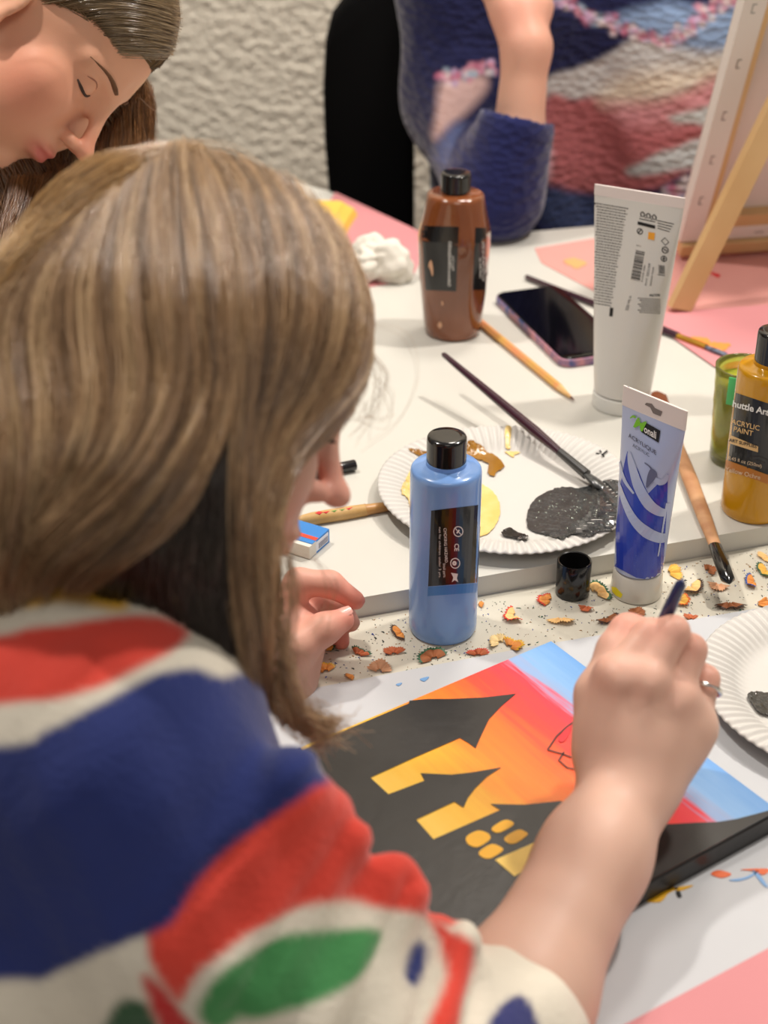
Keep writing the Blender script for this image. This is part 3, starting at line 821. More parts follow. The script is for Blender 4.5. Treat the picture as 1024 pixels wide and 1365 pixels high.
part('green_smear', xf(box(0, 0, 0, .009, .0012, .026, .0005), Matrix.Translation((-.0150, -.0225, hg - .014)) @ Matrix.Rotation(math.radians(-28), 4, 'Z')), mat('mint_green_paint', (84, 196, 118), .4), t, label='mint green dab on rim')

# ================================================================== small things on the tables
def PY(px, py, y0):         # point on an upright plane facing the room
    v = FW + RT * (px - 512) / F_PX - UP * (py - 682) / F_PX
    return EYE + v * (y0 / v[1])
def rod(name, label, cat, P0, P1, segs, group=None, n=20):
    """long thin thing along P0 -> P1; segs: (part name, material, [(t, radius), ...], flatness)"""
    P0 = np.array(P0, float); P1 = np.array(P1, float)
    t = thing(name, label, cat, P0, 0, group); d = P1 - P0
    for nm, m, prof, fl in segs:
        part(nm, tube([tuple(d * q[0]) for q in prof], [q[1] for q in prof], n, fl), m, t, auto=50)
    return t
card = mat('paper_plate_white', (206, 203, 198), .55, bump=.1, bscale=70)
def plate(px, py, R, zt, label, zoff=0.0):
    c = T(px, py, zt + .016 + zoff); loc = (c[0], c[1], zt + .0003 + zoff)
    t = thing('paper_plate', label, 'plate', loc)
    n = 504; secs = []
    for r_, z, fl in [(.0, .0022, 0), (.2, .0022, 0), (.45, .0022, 0), (.62, .0022, 0), (.68, .0028, 0), (.72, .0052, .2), (.76, .0082, 1), (.80, .0105, 1), (.86, .0128, 1), (.93, .0145, 1), (.975, .0150, 1), (.99, .0146, .6), (1.0, .0138, .4)]:
        s = []
        for k in range(n):
            a = 2 * math.pi * k / n
            w = math.cos(a * 84) * .0012 * fl
            warp = .0014 * math.sin(2 * a + 1.0) * r_ ** 3
            s.append((max(r_, .002) * R * math.cos(a), max(r_, .002) * R * math.sin(a), z + w + warp))
        secs.append(s)
    under = [[(x, y, z - .0008) for x, y, z in s] for s in reversed(secs)]
    md = loft(secs + under, True, True, True)
    # outer edge lies at the turning point; faces facing out
    md = (md[0], [tuple(reversed(f)) for f in md[1]])
    part('dish', md, card, t)
    return t, Body(md, loc)
def wet(name, rgb, **kw):
    return mat(name, rgb, .14, coat=.5, **kw)
pb_black = mat('wet_black_paint', (44, 46, 47), .2, coat=.6, bump=.9, bscale=220, bdist=.0012, rgb2=(62, 64, 65), vscale=70)
pb_gloss = mat('glossy_black_paint', (10, 12, 12), .08, coat=.8, bump=1, bscale=180, bdist=.002)
pb_yel = mat('wet_yellow_paint', (232, 196, 112), .3, coat=.3, bump=.6, bscale=90, rgb2=(238, 210, 140), vscale=60)
pb_och = mat('wet_ochre_paint', (162, 112, 26), .2, coat=.6, bump=.5, bscale=150, rgb2=(140, 94, 18), vscale=60)
def dab(B, t, name, pts, m, off=.0007, n=60, jit=0.6, label=None):
    S = spline(pts, n, True); S = S + rng.normal(size=S.shape) * jit
    md = gridpoly([tuple(p) for p in S], 8)
    o = B.lay(name, md, m, t, off, label)
    md_ = o.modifiers.new('thickness', 'SOLIDIFY'); md_.thickness = .0005; md_.offset = 1
    return o
pt, PB = plate(675, 642, 0.1105, ZR, 'white paper plate with black, yellow and brown paint on the raised rear table')
dab(PB, pt, 'black_paint', [(703, 702), (704, 683), (712, 668), (730, 656), (752, 651), (775, 652), (795, 645), (815, 640), (832, 645), (836, 665), (833, 688), (818, 706), (800, 709), (785, 716), (765, 713), (750, 719), (728, 714), (712, 710)], pb_black, .0012, 120, .5, 'dark grey black paint pool')
# glints of the wet paint, put in as bright silver beads on the pool
bm = bmesh.new()
for i in range(90):
    x = rng.uniform(712, 832); y = 682 + rng.normal() * 13
    if not (656 < y < 710): continue
    p = PB.hit(x, y, .0016); s = rng.uniform(.0003, .0009)
    bmesh.ops.create_icosphere(bm, subdivisions=1, radius=s, matrix=Matrix.Translation(p))
bm.verts.index_update()
md = [tuple(v.co) for v in bm.verts], [tuple(v.index for v in f.verts) for f in bm.faces]; bm.free()
o = part('glint_beads', md, mat('glint_silver', (225, 235, 225), .12, metal=.9), pt); o['kind'] = 'stuff'
dab(PB, pt, 'black_paint', [(669, 710), (680, 706), (690, 712), (702, 715), (704, 720), (690, 720), (682, 718), (672, 717)], pb_gloss, .0018, 40, .5, 'glossy black drop')
dab(PB, pt, 'yellow_paint', [(534, 655), (540, 640), (546, 629), (556, 632), (566, 650), (562, 668), (549, 678), (543, 665)], pb_yel, .0008)
dab(PB, pt, 'yellow_paint', [(620, 640), (646, 648), (660, 660), (667, 680), (662, 698), (650, 712), (630, 716), (610, 700)], pb_yel, .0008)
dab(PB, pt, 'yellow_paint', [(674, 570), (681, 571), (679, 592), (682, 597), (675, 597)], pb_yel, .0006, 24, .3)
dab(PB, pt, 'yellow_paint', [(673, 603), (680, 602), (694, 603), (686, 607), (684, 610)], pb_yel, .0006, 24, .3)
dab(PB, pt, 'ochre_paint', [(622, 592), (630, 588), (644, 596), (650, 604), (660, 608), (668, 616), (673, 624), (662, 630), (658, 636), (650, 632), (652, 620), (644, 616), (632, 612), (620, 606)], pb_och, .0012, 60, .5)
dab(PB, pt, 'ochre_paint', [(545, 598), (556, 599), (568, 602), (576, 606), (560, 607), (549, 603)], pb_och, .0008, 24, .3)
PB.lay('black_mark', join(stroke2([(794, 604), (803, 606), (810, 601)], 2), stroke2([(799, 600), (806, 609)], 2)), ink_k, pt, .0008)

p2, PB2 = plate(1136, 908, 0.1085, ZF + .0012, 'white paper plate with a lump of black paint cut off by the right edge')
dab(PB2, p2, 'black_paint', [(994, 930), (1006, 925), (1030, 927), (1050, 940), (1045, 960), (1022, 956), (1008, 950)], pb_gloss, .0022, 50, .6)
PB2.lay('black_mark', join(stroke2([(1002, 1005), (1010, 1000), (1014, 1008), (1022, 1004)], 1.6), stroke2([(1008, 998), (1006, 1008)], 1.5)), ink_k, p2, .0008)

# brushes
plum = mat('plum_lacquer', (58, 26, 42), .25, coat=.5); gold = mat('brass_ferrule', (196, 150, 60), .3, metal=.9)
silver = mat('silver_ferrule', (196, 192, 188), .3, metal=.9)
P0 = T(590, 471, ZR + .043); P1 = T(806, 652, ZR + .0085)
rod('paint_brush', 'plum-handled paint brush resting across the plate with its tip in black paint', 'brush', P0, P1,
    [('handle', plum, [(0, .0012), (.01, .0027), (.1, .0032), (.35, .0042), (.6, .0050), (.745, .0036), (.75, .001)], 1),
     ('ferrule', mat('paint_smudged_ferrule', (84, 84, 84), .3, metal=.6), [(.745, .003), (.747, .0038), (.90, .0046), (.905, .003)], 1),
     ('bristles', pb_black, [(.90, .0044), (.94, .0062), (.97, .0066), (1.0, .003), (1.01, .001)], .5)])
P0 = T(700, 368, ZR + .0042); P1 = T(972, 474, ZR + .0035)
rod('paint_brush', 'dark plum paint brush with brass ferrule lying behind the phone and the white tube', 'brush', P0, P1,
    [('handle', plum, [(0, .001), (.008, .0028), (.2, .0030), (.5, .0040), (.7, .0046), (.77, .004), (.775, .001)], 1),
     ('ferrule', gold, [(.77, .003), (.772, .0042), (.80, .0038), (.815, .0042), (.90, .0042), (.905, .002)], .8),
     ('bristles', mat('bluish_grey_bristles', (120, 132, 156), .4, rgb2=(50, 48, 60), vscale=200), [(.90, .004), (.94, .005), (.98, .0045), (1.0, .002)], .5)])
# wooden brush lying over the step between the tables
P0 = T(876, 522, ZR + .006); P1 = T(972, 776, ZF + .0225)
wood_b = mat('worn_brush_wood', (196, 150, 110), .5, rgb2=(176, 124, 86), vscale=60, bump=.3, bscale=80)
rod('paint_brush', 'flat wooden paint brush with black handle end leaning over the table step at the right', 'brush', P0, P1,
    [('bristles', mat('russet_bristles', (126, 66, 30), .6, bump=.6, bscale=400), [(0, .0030), (.02, .0085), (.1, .0078), (.14, .006)], .35),
     ('ferrule', mat('paint_stained_wood', (190, 140, 104), .45, rgb2=(150, 90, 70), vscale=80), [(.13, .0055), (.135, .0062), (.30, .0066), (.32, .0064)], .5),
     ('handle', wood_b, [(.31, .0055), (.36, .0064), (.5, .0072), (.7, .0066), (.84, .0052), (.845, .001)], .6),
     ('handle_tip', black_plastic, [(.835, .004), (.84, .0056), (.93, .0062), (.985, .0058), (1.0, .002)], .7)])
# wooden handle at the left, tucked under the plate
P0 = T(380, 697, ZR + .0052); P1 = T(556, 668, ZR + .0042)
hand_w = mat('paint_flecked_wood', (206, 168, 112), .5, rgb2=(190, 148, 84), vscale=50)
t = rod('paint_brush', 'pale wooden brush handle with red and green flecks half under the paper plate', 'brush', P0, P1,
    [('handle', hand_w, [(0, .003), (.2, .0055), (.45, .0058), (.60, .0052), (.605, .0052)], 1),
     ('handle_collar', mat('tan_varnish', (186, 138, 82), .35), [(.60, .0054), (.62, .0048), (1.0, .0032)], 1)])
d = P1 - P0
for k_, (tt, m) in enumerate([(.30, redp), (.36, mat('leaf_green_paint', (96, 150, 70), .5)), (.42, MATS['leaf_green_paint'] if 'leaf_green_paint' in MATS else redp), (.47, redp), (.25, redp)]):
    S = [tuple(d * tt + np.array([dx, dy, .0053 + .0002])) for dx, dy in [(-.003, -.002), (.001, -.003), (.004, 0), (0, .0015)]]
    part('paint_fleck', ([(x, y, z) for x, y, z in S] + [(x, y, z - .001) for x, y, z in S], [(0, 1, 2, 3), (4, 7, 6, 5), (0, 4, 5, 1), (1, 5, 6, 2), (2, 6, 7, 3), (3, 7, 4, 0)]), m, t, smooth=False)
# pencil
P0 = T(634, 424, ZR + .004); P1 = T(766, 533, ZR + .0032)
rod('pencil', 'golden tan hexagonal pencil lying between the brown bottle and the phone', 'pencil', P0, P1,
    [('barrel', mat('tan_pencil', (214, 166, 88), .4, rgb2=(226, 150, 104), vscale=30), [(0, .0022), (.004, .0041), (.86, .0041), (.862, .004)], 1),
     ('sharpened_end', mat('pencil_wood', (222, 178, 118), .6), [(.86, .0040), (.97, .0012)], 1),
     ('lead', mat('maroon_lead', (90, 36, 34), .5), [(.968, .0013), (1.0, .0003)], 1)], n=6)
# phone
Pa = T(657, 401, ZR); Pb = T(750, 492, ZR); Pc = T(742, 383, ZR)
e1 = (Pb - Pa)[:2]; e1 /= np.linalg.norm(e1); e2 = np.array([-e1[1], e1[0]])
if e2 @ (Pc - Pa)[:2] < 0: e2 = -e2
LL = float(np.linalg.norm((Pb - Pa)[:2])); WW = 0.078
t = thing('phone', 'black smartphone in a colourful case lying face up beside the white tube', 'phone', (Pa[0], Pa[1], ZR + .0004))
def rrect(x0, y0, x1, y1, r, n=6):
    o = []
    for cx, cy, a0 in [(x1 - r, y1 - r, 0), (x0 + r, y1 - r, 90), (x0 + r, y0 + r, 180), (x1 - r, y0 + r, 270)]:
        for k in range(n + 1):
            a = math.radians(a0 + 90 * k / n); o.append((cx + r * math.cos(a), cy + r * math.sin(a)))
    return o
def slab(x0, y0, x1, y1, r, z0, z1, bev=.0008):
    S = []
    for z, i in [(z0, bev), (z0 + bev, 0), (z1 - bev, 0), (z1, bev)]:
        S.append([(e1[0] * x + e2[0] * y, e1[1] * x + e2[1] * y, z) for x, y in rrect(x0 + i, y0 + i, x1 - i, y1 - i, r)])
    if e1[0] * e2[1] - e1[1] * e2[0] < 0: S = [s[::-1] for s in S]
    return loft(S)
case = mat('marbled_phone_case', (206, 142, 150), .4, rgb2=(60, 80, 140), vscale=70)
part('case', slab(0, 0, LL, WW, .012, 0, .0085), case, t, auto=40)
part('glass_front', slab(.0012, .0012, LL - .0012, WW - .0012, .011, .0083, .0098), mat('black_phone_glass', (5, 5, 6), .08, spec=.3), t, auto=40)
# tissue
bm = bmesh.new(); bmesh.ops.create_icosphere(bm, subdivisions=5, radius=1)
V = np.array([v.co[:] for v in bm.verts])
nz_ = 0.42 * np.abs(wobble(V, 1.0, 5)) + .28 * np.abs(wobble(V, 2.0, 6)) + .03 * wobble(V, 6, 8)
V = V * (0.55 + nz_)[:, None] * np.array([.042, .040, .036]); V[:, 2] = np.maximum(V[:, 2] + .019, 0.0004)
F_ = [tuple(v.index for v in f.verts) for f in bm.faces]; bm.free()
c = T(502, 368, ZR)
tag(part('tissue', (V, F_), mat('white_tissue', (226, 221, 210), .9), loc=(c[0], c[1], ZR)), 'crumpled white paper tissue on the table behind the painter\'s head', 'tissue')
# yellow packet
pk = lambda x, y, z: T(x, y, z)
c = T(440, 300, ZR)
topz = ZR + .016
q = [pk(350, 266, topz), pk(459, 267, topz), pk(438, 303, topz), pk(330, 330, topz)]
qb = [pk(352, 274, ZR + .001), pk(478, 284, ZR + .001), pk(455, 320, ZR + .001), pk(330, 344, ZR + .001)]
def roundsec(P, f): 
    P = [np.array(p) for p in P]; return [tuple(p - c) for i in range(4) for p in (P[i] * (1 - f) + P[i - 1] * f, P[i] * (1 - f) + P[(i + 1) % 4] * f)]
mid = [a * .25 + b_ * .75 + np.array([0, 0, .004]) for a, b_ in zip(q, qb)]
md = loft([roundsec(qb, .05), roundsec(mid, .05), roundsec([a * .85 + b_ * .15 for a, b_ in zip(q, qb)], .05), roundsec(q, .06)])
md = (md[0], [tuple(reversed(f)) for f in md[1]])
tag(part('folded_napkin', md, mat('yellow_napkin', (238, 192, 84), .7, var=.05, vscale=20, bump=.3, bscale=60), loc=c, smooth=False, auto=30), 'folded yellow napkin on the pink paper at the back left', 'napkin')
# marker pen
P0 = T(400, 634, ZR + .0055); P1 = T(474, 619, ZR + .0055)
rod('marker_pen', 'black marker pen poking out beyond the painter\'s nose', 'pen', P0, P1,
    [('barrel', black_plastic, [(0, .004), (.02, .0052), (.66, .0052)], 1), ('pen_cap', mat('pen_cap_plastic', (28, 27, 30), .2, coat=.3), [(.6, .0045), (.605, .0050), (.985, .0050), (1.0, .0042)], 1),
     ('clip', black_plastic, [(.66, .0015), (.661, .0064), (.68, .0064), (.681, .002)], 1)])
# eraser in its sleeve
hE = .0125
B_ = T(439, 705, ZR + hE); C_ = T(416, 725, ZR + hE); A_ = T(415, 696, ZR + hE)
e2_ = (C_ - B_)[:2]; w2 = np.linalg.norm(e2_); e2_ /= w2; e1_ = np.array([-e2_[1], e2_[0]])
if e1_ @ (A_ - B_)[:2] < 0: e1_ = -e1_
t = thing('eraser', 'small eraser in a blue, red and white sleeve left of the blue bottle', 'eraser', (B_[0], B_[1], ZR + .0003))
L1 = .042
def eb(x0, x1, y0, y1, z0, z1):
    P = [e1_ * x + e2_ * y for x, y in ((x0, y0), (x1, y0), (x1, y1), (x0, y1))]
    if e1_[0] * e2_[1] - e1_[1] * e2_[0] < 0: P = P[::-1]
    return loft([[(p[0], p[1], z0) for p in P], [(p[0], p[1], z1) for p in P]])
part('sleeve', eb(0, L1, 0, w2, 0, hE), mat('blue_card_sleeve', (52, 130, 206), .45), t, smooth=False)
part('rubber', eb(-.0003, L1 + .004, w2 * .78, w2 + .0045, .0006, hE - .0006), mat('white_rubber', (222, 218, 208), .7), t, smooth=False)
part('red_band', eb(.0002, L1, w2 * .62, w2 * .79, .0, hE + .0002), mat('red_card_band', (222, 70, 44), .45), t, smooth=False)
lab = part('white_label', eb(-.0003, .0002, .0022, w2 - .005, .002, hE - .0018), mat('white_card', (228, 230, 238), .5), t, smooth=False)
bars = [eb(-.0005, 0, .0035 + i * .0016, .0042 + i * .0016, .003, hE - .0045) for i in range(max(1, int((w2 - .011) / .0016)))]
part('bar_print', join(*bars), mat('grey_print_ink', (120, 120, 140), .5), lab, smooth=False)

# ------------------------------------------------------------------ pencil shavings
WC = dict(tan=(236, 190, 124), orange=(220, 142, 66), brown=(150, 88, 48), rust=(184, 96, 56), pale=(236, 208, 150), yellow=(230, 178, 76), pink=(226, 170, 130))
RC = dict(red=(206, 62, 40), green=(46, 92, 60), yellow=(228, 176, 40), dark=(70, 46, 34), blue=(60, 90, 160), orange=(224, 110, 40), none=None)
def shaving(px, py, size, wc, rc, rot, span, seed):
    r_ = np.random.default_rng(seed); c = T(px, py, ZF)
    na, nr = 26, 5; V = []; Fc = []; fm = []
    lift = r_.uniform(.08, .28); curl = r_.uniform(-.4, .5)
    for j in range(nr + 1):
        for i in range(na + 1):
            a = math.radians(rot) + math.radians(span) * (i / na - .5)
            rr = size * (.22 + .78 * j / nr)
            if j == nr: rr *= 1 + .09 * (1 if i % 2 else -1)
            rr *= 1 + .12 * math.sin(a * 3 + seed)
            z = .0007 + size * lift * (j / nr) * (0.5 + .5 * math.sin(i / na * math.pi * 2 + seed)) + curl * size * .12 * (j / nr) ** 2 + size * .12 * abs(math.sin(i / na * math.pi * 3))
            V.append((rr * math.cos(a) - size * .5 * math.cos(math.radians(rot)), rr * math.sin(a) - size * .5 * math.sin(math.radians(rot)), max(z, .0006)))
    for j in range(nr):
        for i in range(na):
            k = j * (na + 1) + i; Fc.append((k, k + na + 1, k + na + 2, k + 1)); fm.append(1 if (j == nr - 1 and RC[rc]) else 0)
    m1 = mat('shaving_wood_' + wc, WC[wc], .7, var=.12, vscale=300)
    m2 = mat('shaving_rim_' + rc, RC[rc], .5) if RC[rc] else m1
    me = make_mesh('pencil_shaving', V, Fc, [m1, m2], False, fm)
    o = link('pencil_shaving', me, None, (c[0], c[1], ZF))
    s = o.modifiers.new('thickness', 'SOLIDIFY'); s.thickness = .0003; s.offset = 1
    return o
SH = [(530, 845, 12, 'orange', 'dark', 200, 150, 'orange-brown shaving with dark rim just left of the blue bottle base'),
      (524, 869, 11, 'rust', 'none', 100, 160, 'rust-coloured shaving below left of the blue bottle'),
      (481, 871, 13, 'rust', 'green', 60, 110, 'fan of striped shaving with green rim by the painter\'s left fingertips'),
      (432, 892, 14, 'orange', 'yellow', 110, 130, 'orange fan shaving with yellow rim below the painter\'s left thumb'),
      (507, 891, 14, 'pink', 'none', 80, 150, 'large pinkish tan shaving at the paper edge left of the blue bottle'),
      (574, 875, 15, 'brown', 'green', 120, 170, 'dark brown shaving with green zigzag rim in front of the blue bottle'),
      (637, 871, 11, 'rust', 'red', 90, 140, 'red-brown shaving at the paper edge right of the blue bottle'),
      (686, 861, 14, 'orange', 'yellow', 30, 160, 'orange shaving with yellow rim at the tip of the painting'),
      (661, 855, 12, 'pale', 'none', 140, 170, 'very pale cream shaving near the top corner of the painting'),
      (680, 823, 13, 'tan', 'red', 200, 200, 'tan shaving with bright red rim between blue bottle and black cap'),
      (748, 829, 13, 'tan', 'none', 270, 150, 'tan shaving with ragged lower rim in front of the black cap'),
      (727, 800, 13, 'orange', 'red', 160, 140, 'orange shaving touching the left side of the black cap'),
      (641, 807, 6, 'orange', 'none', 10, 120, 'tiny orange shaving near the right side of the blue bottle'),
      (437, 864, 10, 'yellow', 'green', 50, 140, 'yellowish shaving just under the painter\'s left hand'),
      (781, 812, 10, 'rust', 'none', 250, 120, 'small rust triangle shaving right below the black cap'),
      (812, 828, 12, 'brown', 'dark', 300, 170, 'dark brown shaving with scalloped rim by the painter\'s right thumb'),
      (801, 789, 16, 'tan', 'green', 30, 150, 'large tan shaving tucked between black cap and blue tube'),
      (899, 764, 15, 'yellow', 'none', 10, 120, 'long yellow-tan shaving right of the blue tube cap'),
      (927, 785, 15, 'tan', 'dark', 320, 170, 'large tan shaving with scalloped rim above the held brush'),
      (948, 761, 11, 'brown', 'none', 20, 150, 'brown shaving beside the black handle end of the wooden brush'),
      (957, 783, 13, 'pink', 'none', 250, 150, 'pinkish shaving under the black handle end of the wooden brush'),
      (1000, 777, 12, 'orange', 'blue', 180, 150, 'orange-brown shaving with blue rim right of the wooden brush end'),
      (974, 809, 15, 'brown', 'dark', 270, 140, 'wide dark brown shaving below the wooden brush end'),
      (911, 802, 12, 'yellow', 'orange', 330, 170, 'round yellow shaving beside the blue end of the held brush'),
      (849, 817, 11, 'brown', 'none', 60, 130, 'brown shaving just in front of the blue tube cap'),
      (1019, 744, 10, 'tan', 'none', 200, 160, 'tan shaving nearest the step at the right edge'),
      (1017, 762, 12, 'yellow', 'green', 190, 160, 'yellow shaving with green rim at the right edge'),
      (921, 824, 9, 'rust', 'none', 90, 120, 'rust shaving half under the white sheet right of the hand'),
      (1016, 806, 12, 'orange', 'none', 350, 90, 'thin orange sliver shaving at the far right by the paper plate'),
      (391, 911, 13, 'brown', 'none', 100, 170, 'dull brown shaving beneath the painter\'s hanging hair'),
      (468, 903, 8, 'orange', 'none', 200, 100, 'small orange chip shaving on the paper edge below the left hand')]
for i, (x, y, s, wc, rc, rot, sp, lb) in enumerate(SH):
    d_ = proj(T(x, y, ZF))[2]
    o = shaving(x, y, s * 1.35 * d_ / F_PX, wc, rc, rot, sp, i)
    tag(o, lb, 'shaving', 'pencil shavings on the front table')
# crumbs of pigment and wood
V = []; Fc = []; fm = []
for i in range(900):
    x = rng.uniform(380, 1040); top_ = 822 - (x - 480) * 97 / 544 + 4; bot = 927 - (x - 371) * .181
    y = top_ + (bot - top_) * rng.uniform(0.03, 1)
    p = T(x, y, ZF); s = rng.uniform(.0002, .0006) * (1.8 if rng.random() < .06 else 1); a = rng.uniform(0, 6.28); n0 = len(V); L_ = s * rng.uniform(1, 3)
    for dx, dy, dz in [(-L_, -s, 0), (L_, -s * .6, 0), (L_ * .4, s, 0), (0, 0, s)]:
        V.append((p[0] + dx * math.cos(a) - dy * math.sin(a), p[1] + dx * math.sin(a) + dy * math.cos(a), ZF + .0002 + dz))
    Fc += [(n0, n0 + 2, n0 + 1), (n0, n0 + 1, n0 + 3), (n0 + 1, n0 + 2, n0 + 3), (n0 + 2, n0, n0 + 3)]
    fm += [int(rng.choice([0, 0, 0, 1, 1, 2, 3]))] * 4
me = make_mesh('shaving_crumbs', V, Fc, [mat('graphite_crumb', (70, 78, 74), .6), mat('wood_crumb', (170, 130, 84), .7), mat('green_crumb', (50, 110, 84), .6), mat('blue_crumb', (60, 80, 170), .6)], False, fm)
tag(link('shaving_crumbs', me), 'fine coloured pencil dust scattered on the front table', 'crumbs', kind='stuff')

# ------------------------------------------------------------------ easel with its canvas seen from behind
pine = mat('pine_wood', (216, 180, 130), .5, rgb2=(200, 160, 108), vscale=6, bump=.15, bscale=40)
wv = pine.node_tree
bx_ = np.array([1, .18, 0]) / math.hypot(1, .18); lean = math.radians(20)
hz = np.array([.18, -1, 0]) / math.hypot(1, .18)
upc = hz * math.sin(lean) + np.array([0, 0, math.cos(lean)])
nb = np.cross(bx_, upc)         # towards the camera: back of the canvas
if nb[1] > 0: nb = -nb
Q0 = T(906, 323, ZR + .024)
ea = thing('canvas', 'stretched canvas seen from behind leaning on the small easel', 'canvas', Q0)
def cf(x, u, n_): return tuple(bx_ * x + upc * u + nb * n_)
def cbox(x0, x1, u0, u1, n0, n1, bev=0):
    md = box((x0 + x1) / 2, (u0 + u1) / 2, (n0 + n1) / 2, x1 - x0, u1 - u0, n1 - n0, bev)
    return [cf(*v) for v in md[0]], [tuple(reversed(f)) for f in md[1]]
cw = mat('primed_canvas', (226, 218, 210), .75, bump=.15, bscale=500); ci = mat('raw_canvas_back', (214, 206, 200), .85, rgb2=(222, 200, 188), vscale=5)
CWi, CHi, th = .30, .40, .017
part('canvas_face', cbox(0, CWi, 0, CHi, -.0008 - th, -th + .0008), ci, ea, smooth=False)
part('canvas_back', cbox(.03, CWi - .03, .03, CHi - .03, -th + .0010, -th + .0018), ci, ea, smooth=False)
for nm, a_ in [('folded_edge', (0, .026, 0, CHi)), ('folded_edge', (CWi - .026, CWi, 0, CHi)), ('folded_edge', (.026, CWi - .026, 0, .018)), ('folded_edge', (.026, CWi - .026, CHi - .018, CHi))]:
    part(nm, cbox(*a_, -th, 0, .0012), cw, ea, smooth=False)
for a_ in [(.026, .032, .018, CHi - .018), (CWi - .032, CWi - .026, .018, CHi - .018), (.032, CWi - .032, .018, .034), (.032, CWi - .032, CHi - .034, CHi - .018)]:
    part('stretcher_bar', cbox(*a_, -th + .001, -.0008), pine, ea, smooth=False)
for u in (.055, .112, .170, .235, .30):
    part('staple', join(cbox(.010, .0112, u, u + .011, 0, .0006), cbox(.0112, .0145, u, u + .0012, 0, .0006), cbox(.0112, .0145, u + .0098, u + .011, 0, .0006)), mat('steel_staple', (150, 148, 145), .3, metal=.8), ea, smooth=False)
for x in (.09, .16, .23):
    part('staple', cbox(x, x + .011, .008, .0092, 0, .0006), MATS['steel_staple'], ea, smooth=False)
el = thing('easel', 'small pine table easel with a slanting rear leg standing on pink paper', 'easel', Q0)
part('ledge', cbox(.002, CWi + .05, -.017, -.001, -.034, .006, .0012), pine, el, smooth=False)
fl = T(905, 415, ZR)
rel = fl - Q0
topL = W(1068, 78, 1.585) - Q0
def plank(P, Q, w, th_, side):
    P = np.array(P, float); Q = np.array(Q, float); d = (Q - P) / np.linalg.norm(Q - P); s = np.array(side, float); s -= d * (s @ d); s /= np.linalg.norm(s); n_ = np.cross(d, s)
    S = [[tuple(C0 + s * a * w / 2 + n_ * b_ * th_ / 2) for a, b_ in ((-1, -1), (1, -1), (1, 1), (-1, 1))] for C0 in (P, Q)]
    return loft(S)
# flat-cut foot
foot = plank(rel + np.array([0, 0, .002]), topL, .025, .014, bx_)
foot = ([(v[0], v[1], max(v[2], ZR + .0024 - Q0[2])) for v in foot[0]], foot[1])
part('rear_leg', foot, pine, el, smooth=False)
for x in (.10, .26):
    a0 = np.array(cf(x, -.03, -.030)); a0[2] = ZR + .001 - Q0[2]
    part('front_leg', plank(a0, cf(.19, .52, -.030), .022, .012, bx_), pine, el, smooth=False)
part('centre_post', plank(cf(.19, -.005, -.028), cf(.19, .52, -.022), .024, .012, bx_), pine, el, smooth=False)

# ------------------------------------------------------------------ black chair at the back
ch = thing('chair', 'black upholstered chair with rounded back against the plaster wall', 'chair', (0.01, 2.14, 0))
y0 = 2.12
out = [(553, 420), (553, -20), (530, -24), (490, -18), (462, -2), (442, 24), (433, 60), (430, 120), (432, 190), (437, 250), (446, 330), (460, 420)]
O = [PY(x, y, y0) for x, y in out]
Oc = np.mean(O, 0)
S = []
for yy_, f in [(-.002, .93), (0.006, .985), (.02, 1), (.045, 1), (.058, .97), (.062, .9)]:
    S.append([(Oc[0] + (p[0] - Oc[0]) * f - .01, y0 + yy_ - 2.14, Oc[2] + (p[2] - Oc[2]) * f) for p in O])
md = loft(S)
chm = mat('black_upholstery', (10, 10, 11), .95, spec=.15)
part('backrest', md, chm, ch, auto=60)
part('seat', box(0.02, -.12, .46, .44, .42, .08, .03, 3), chm, ch)
for sx in (-.17, .21):
    for sy in (-.28, .04): part('leg', tube([(sx, sy, .0), (sx, sy, .43)], .013, 12), metal_grey, ch)
for sx in (-.06, .10): part('back_bracket', tube([(sx, .03, .45), (sx, .045, .66)], .012, 12), metal_grey, ch)

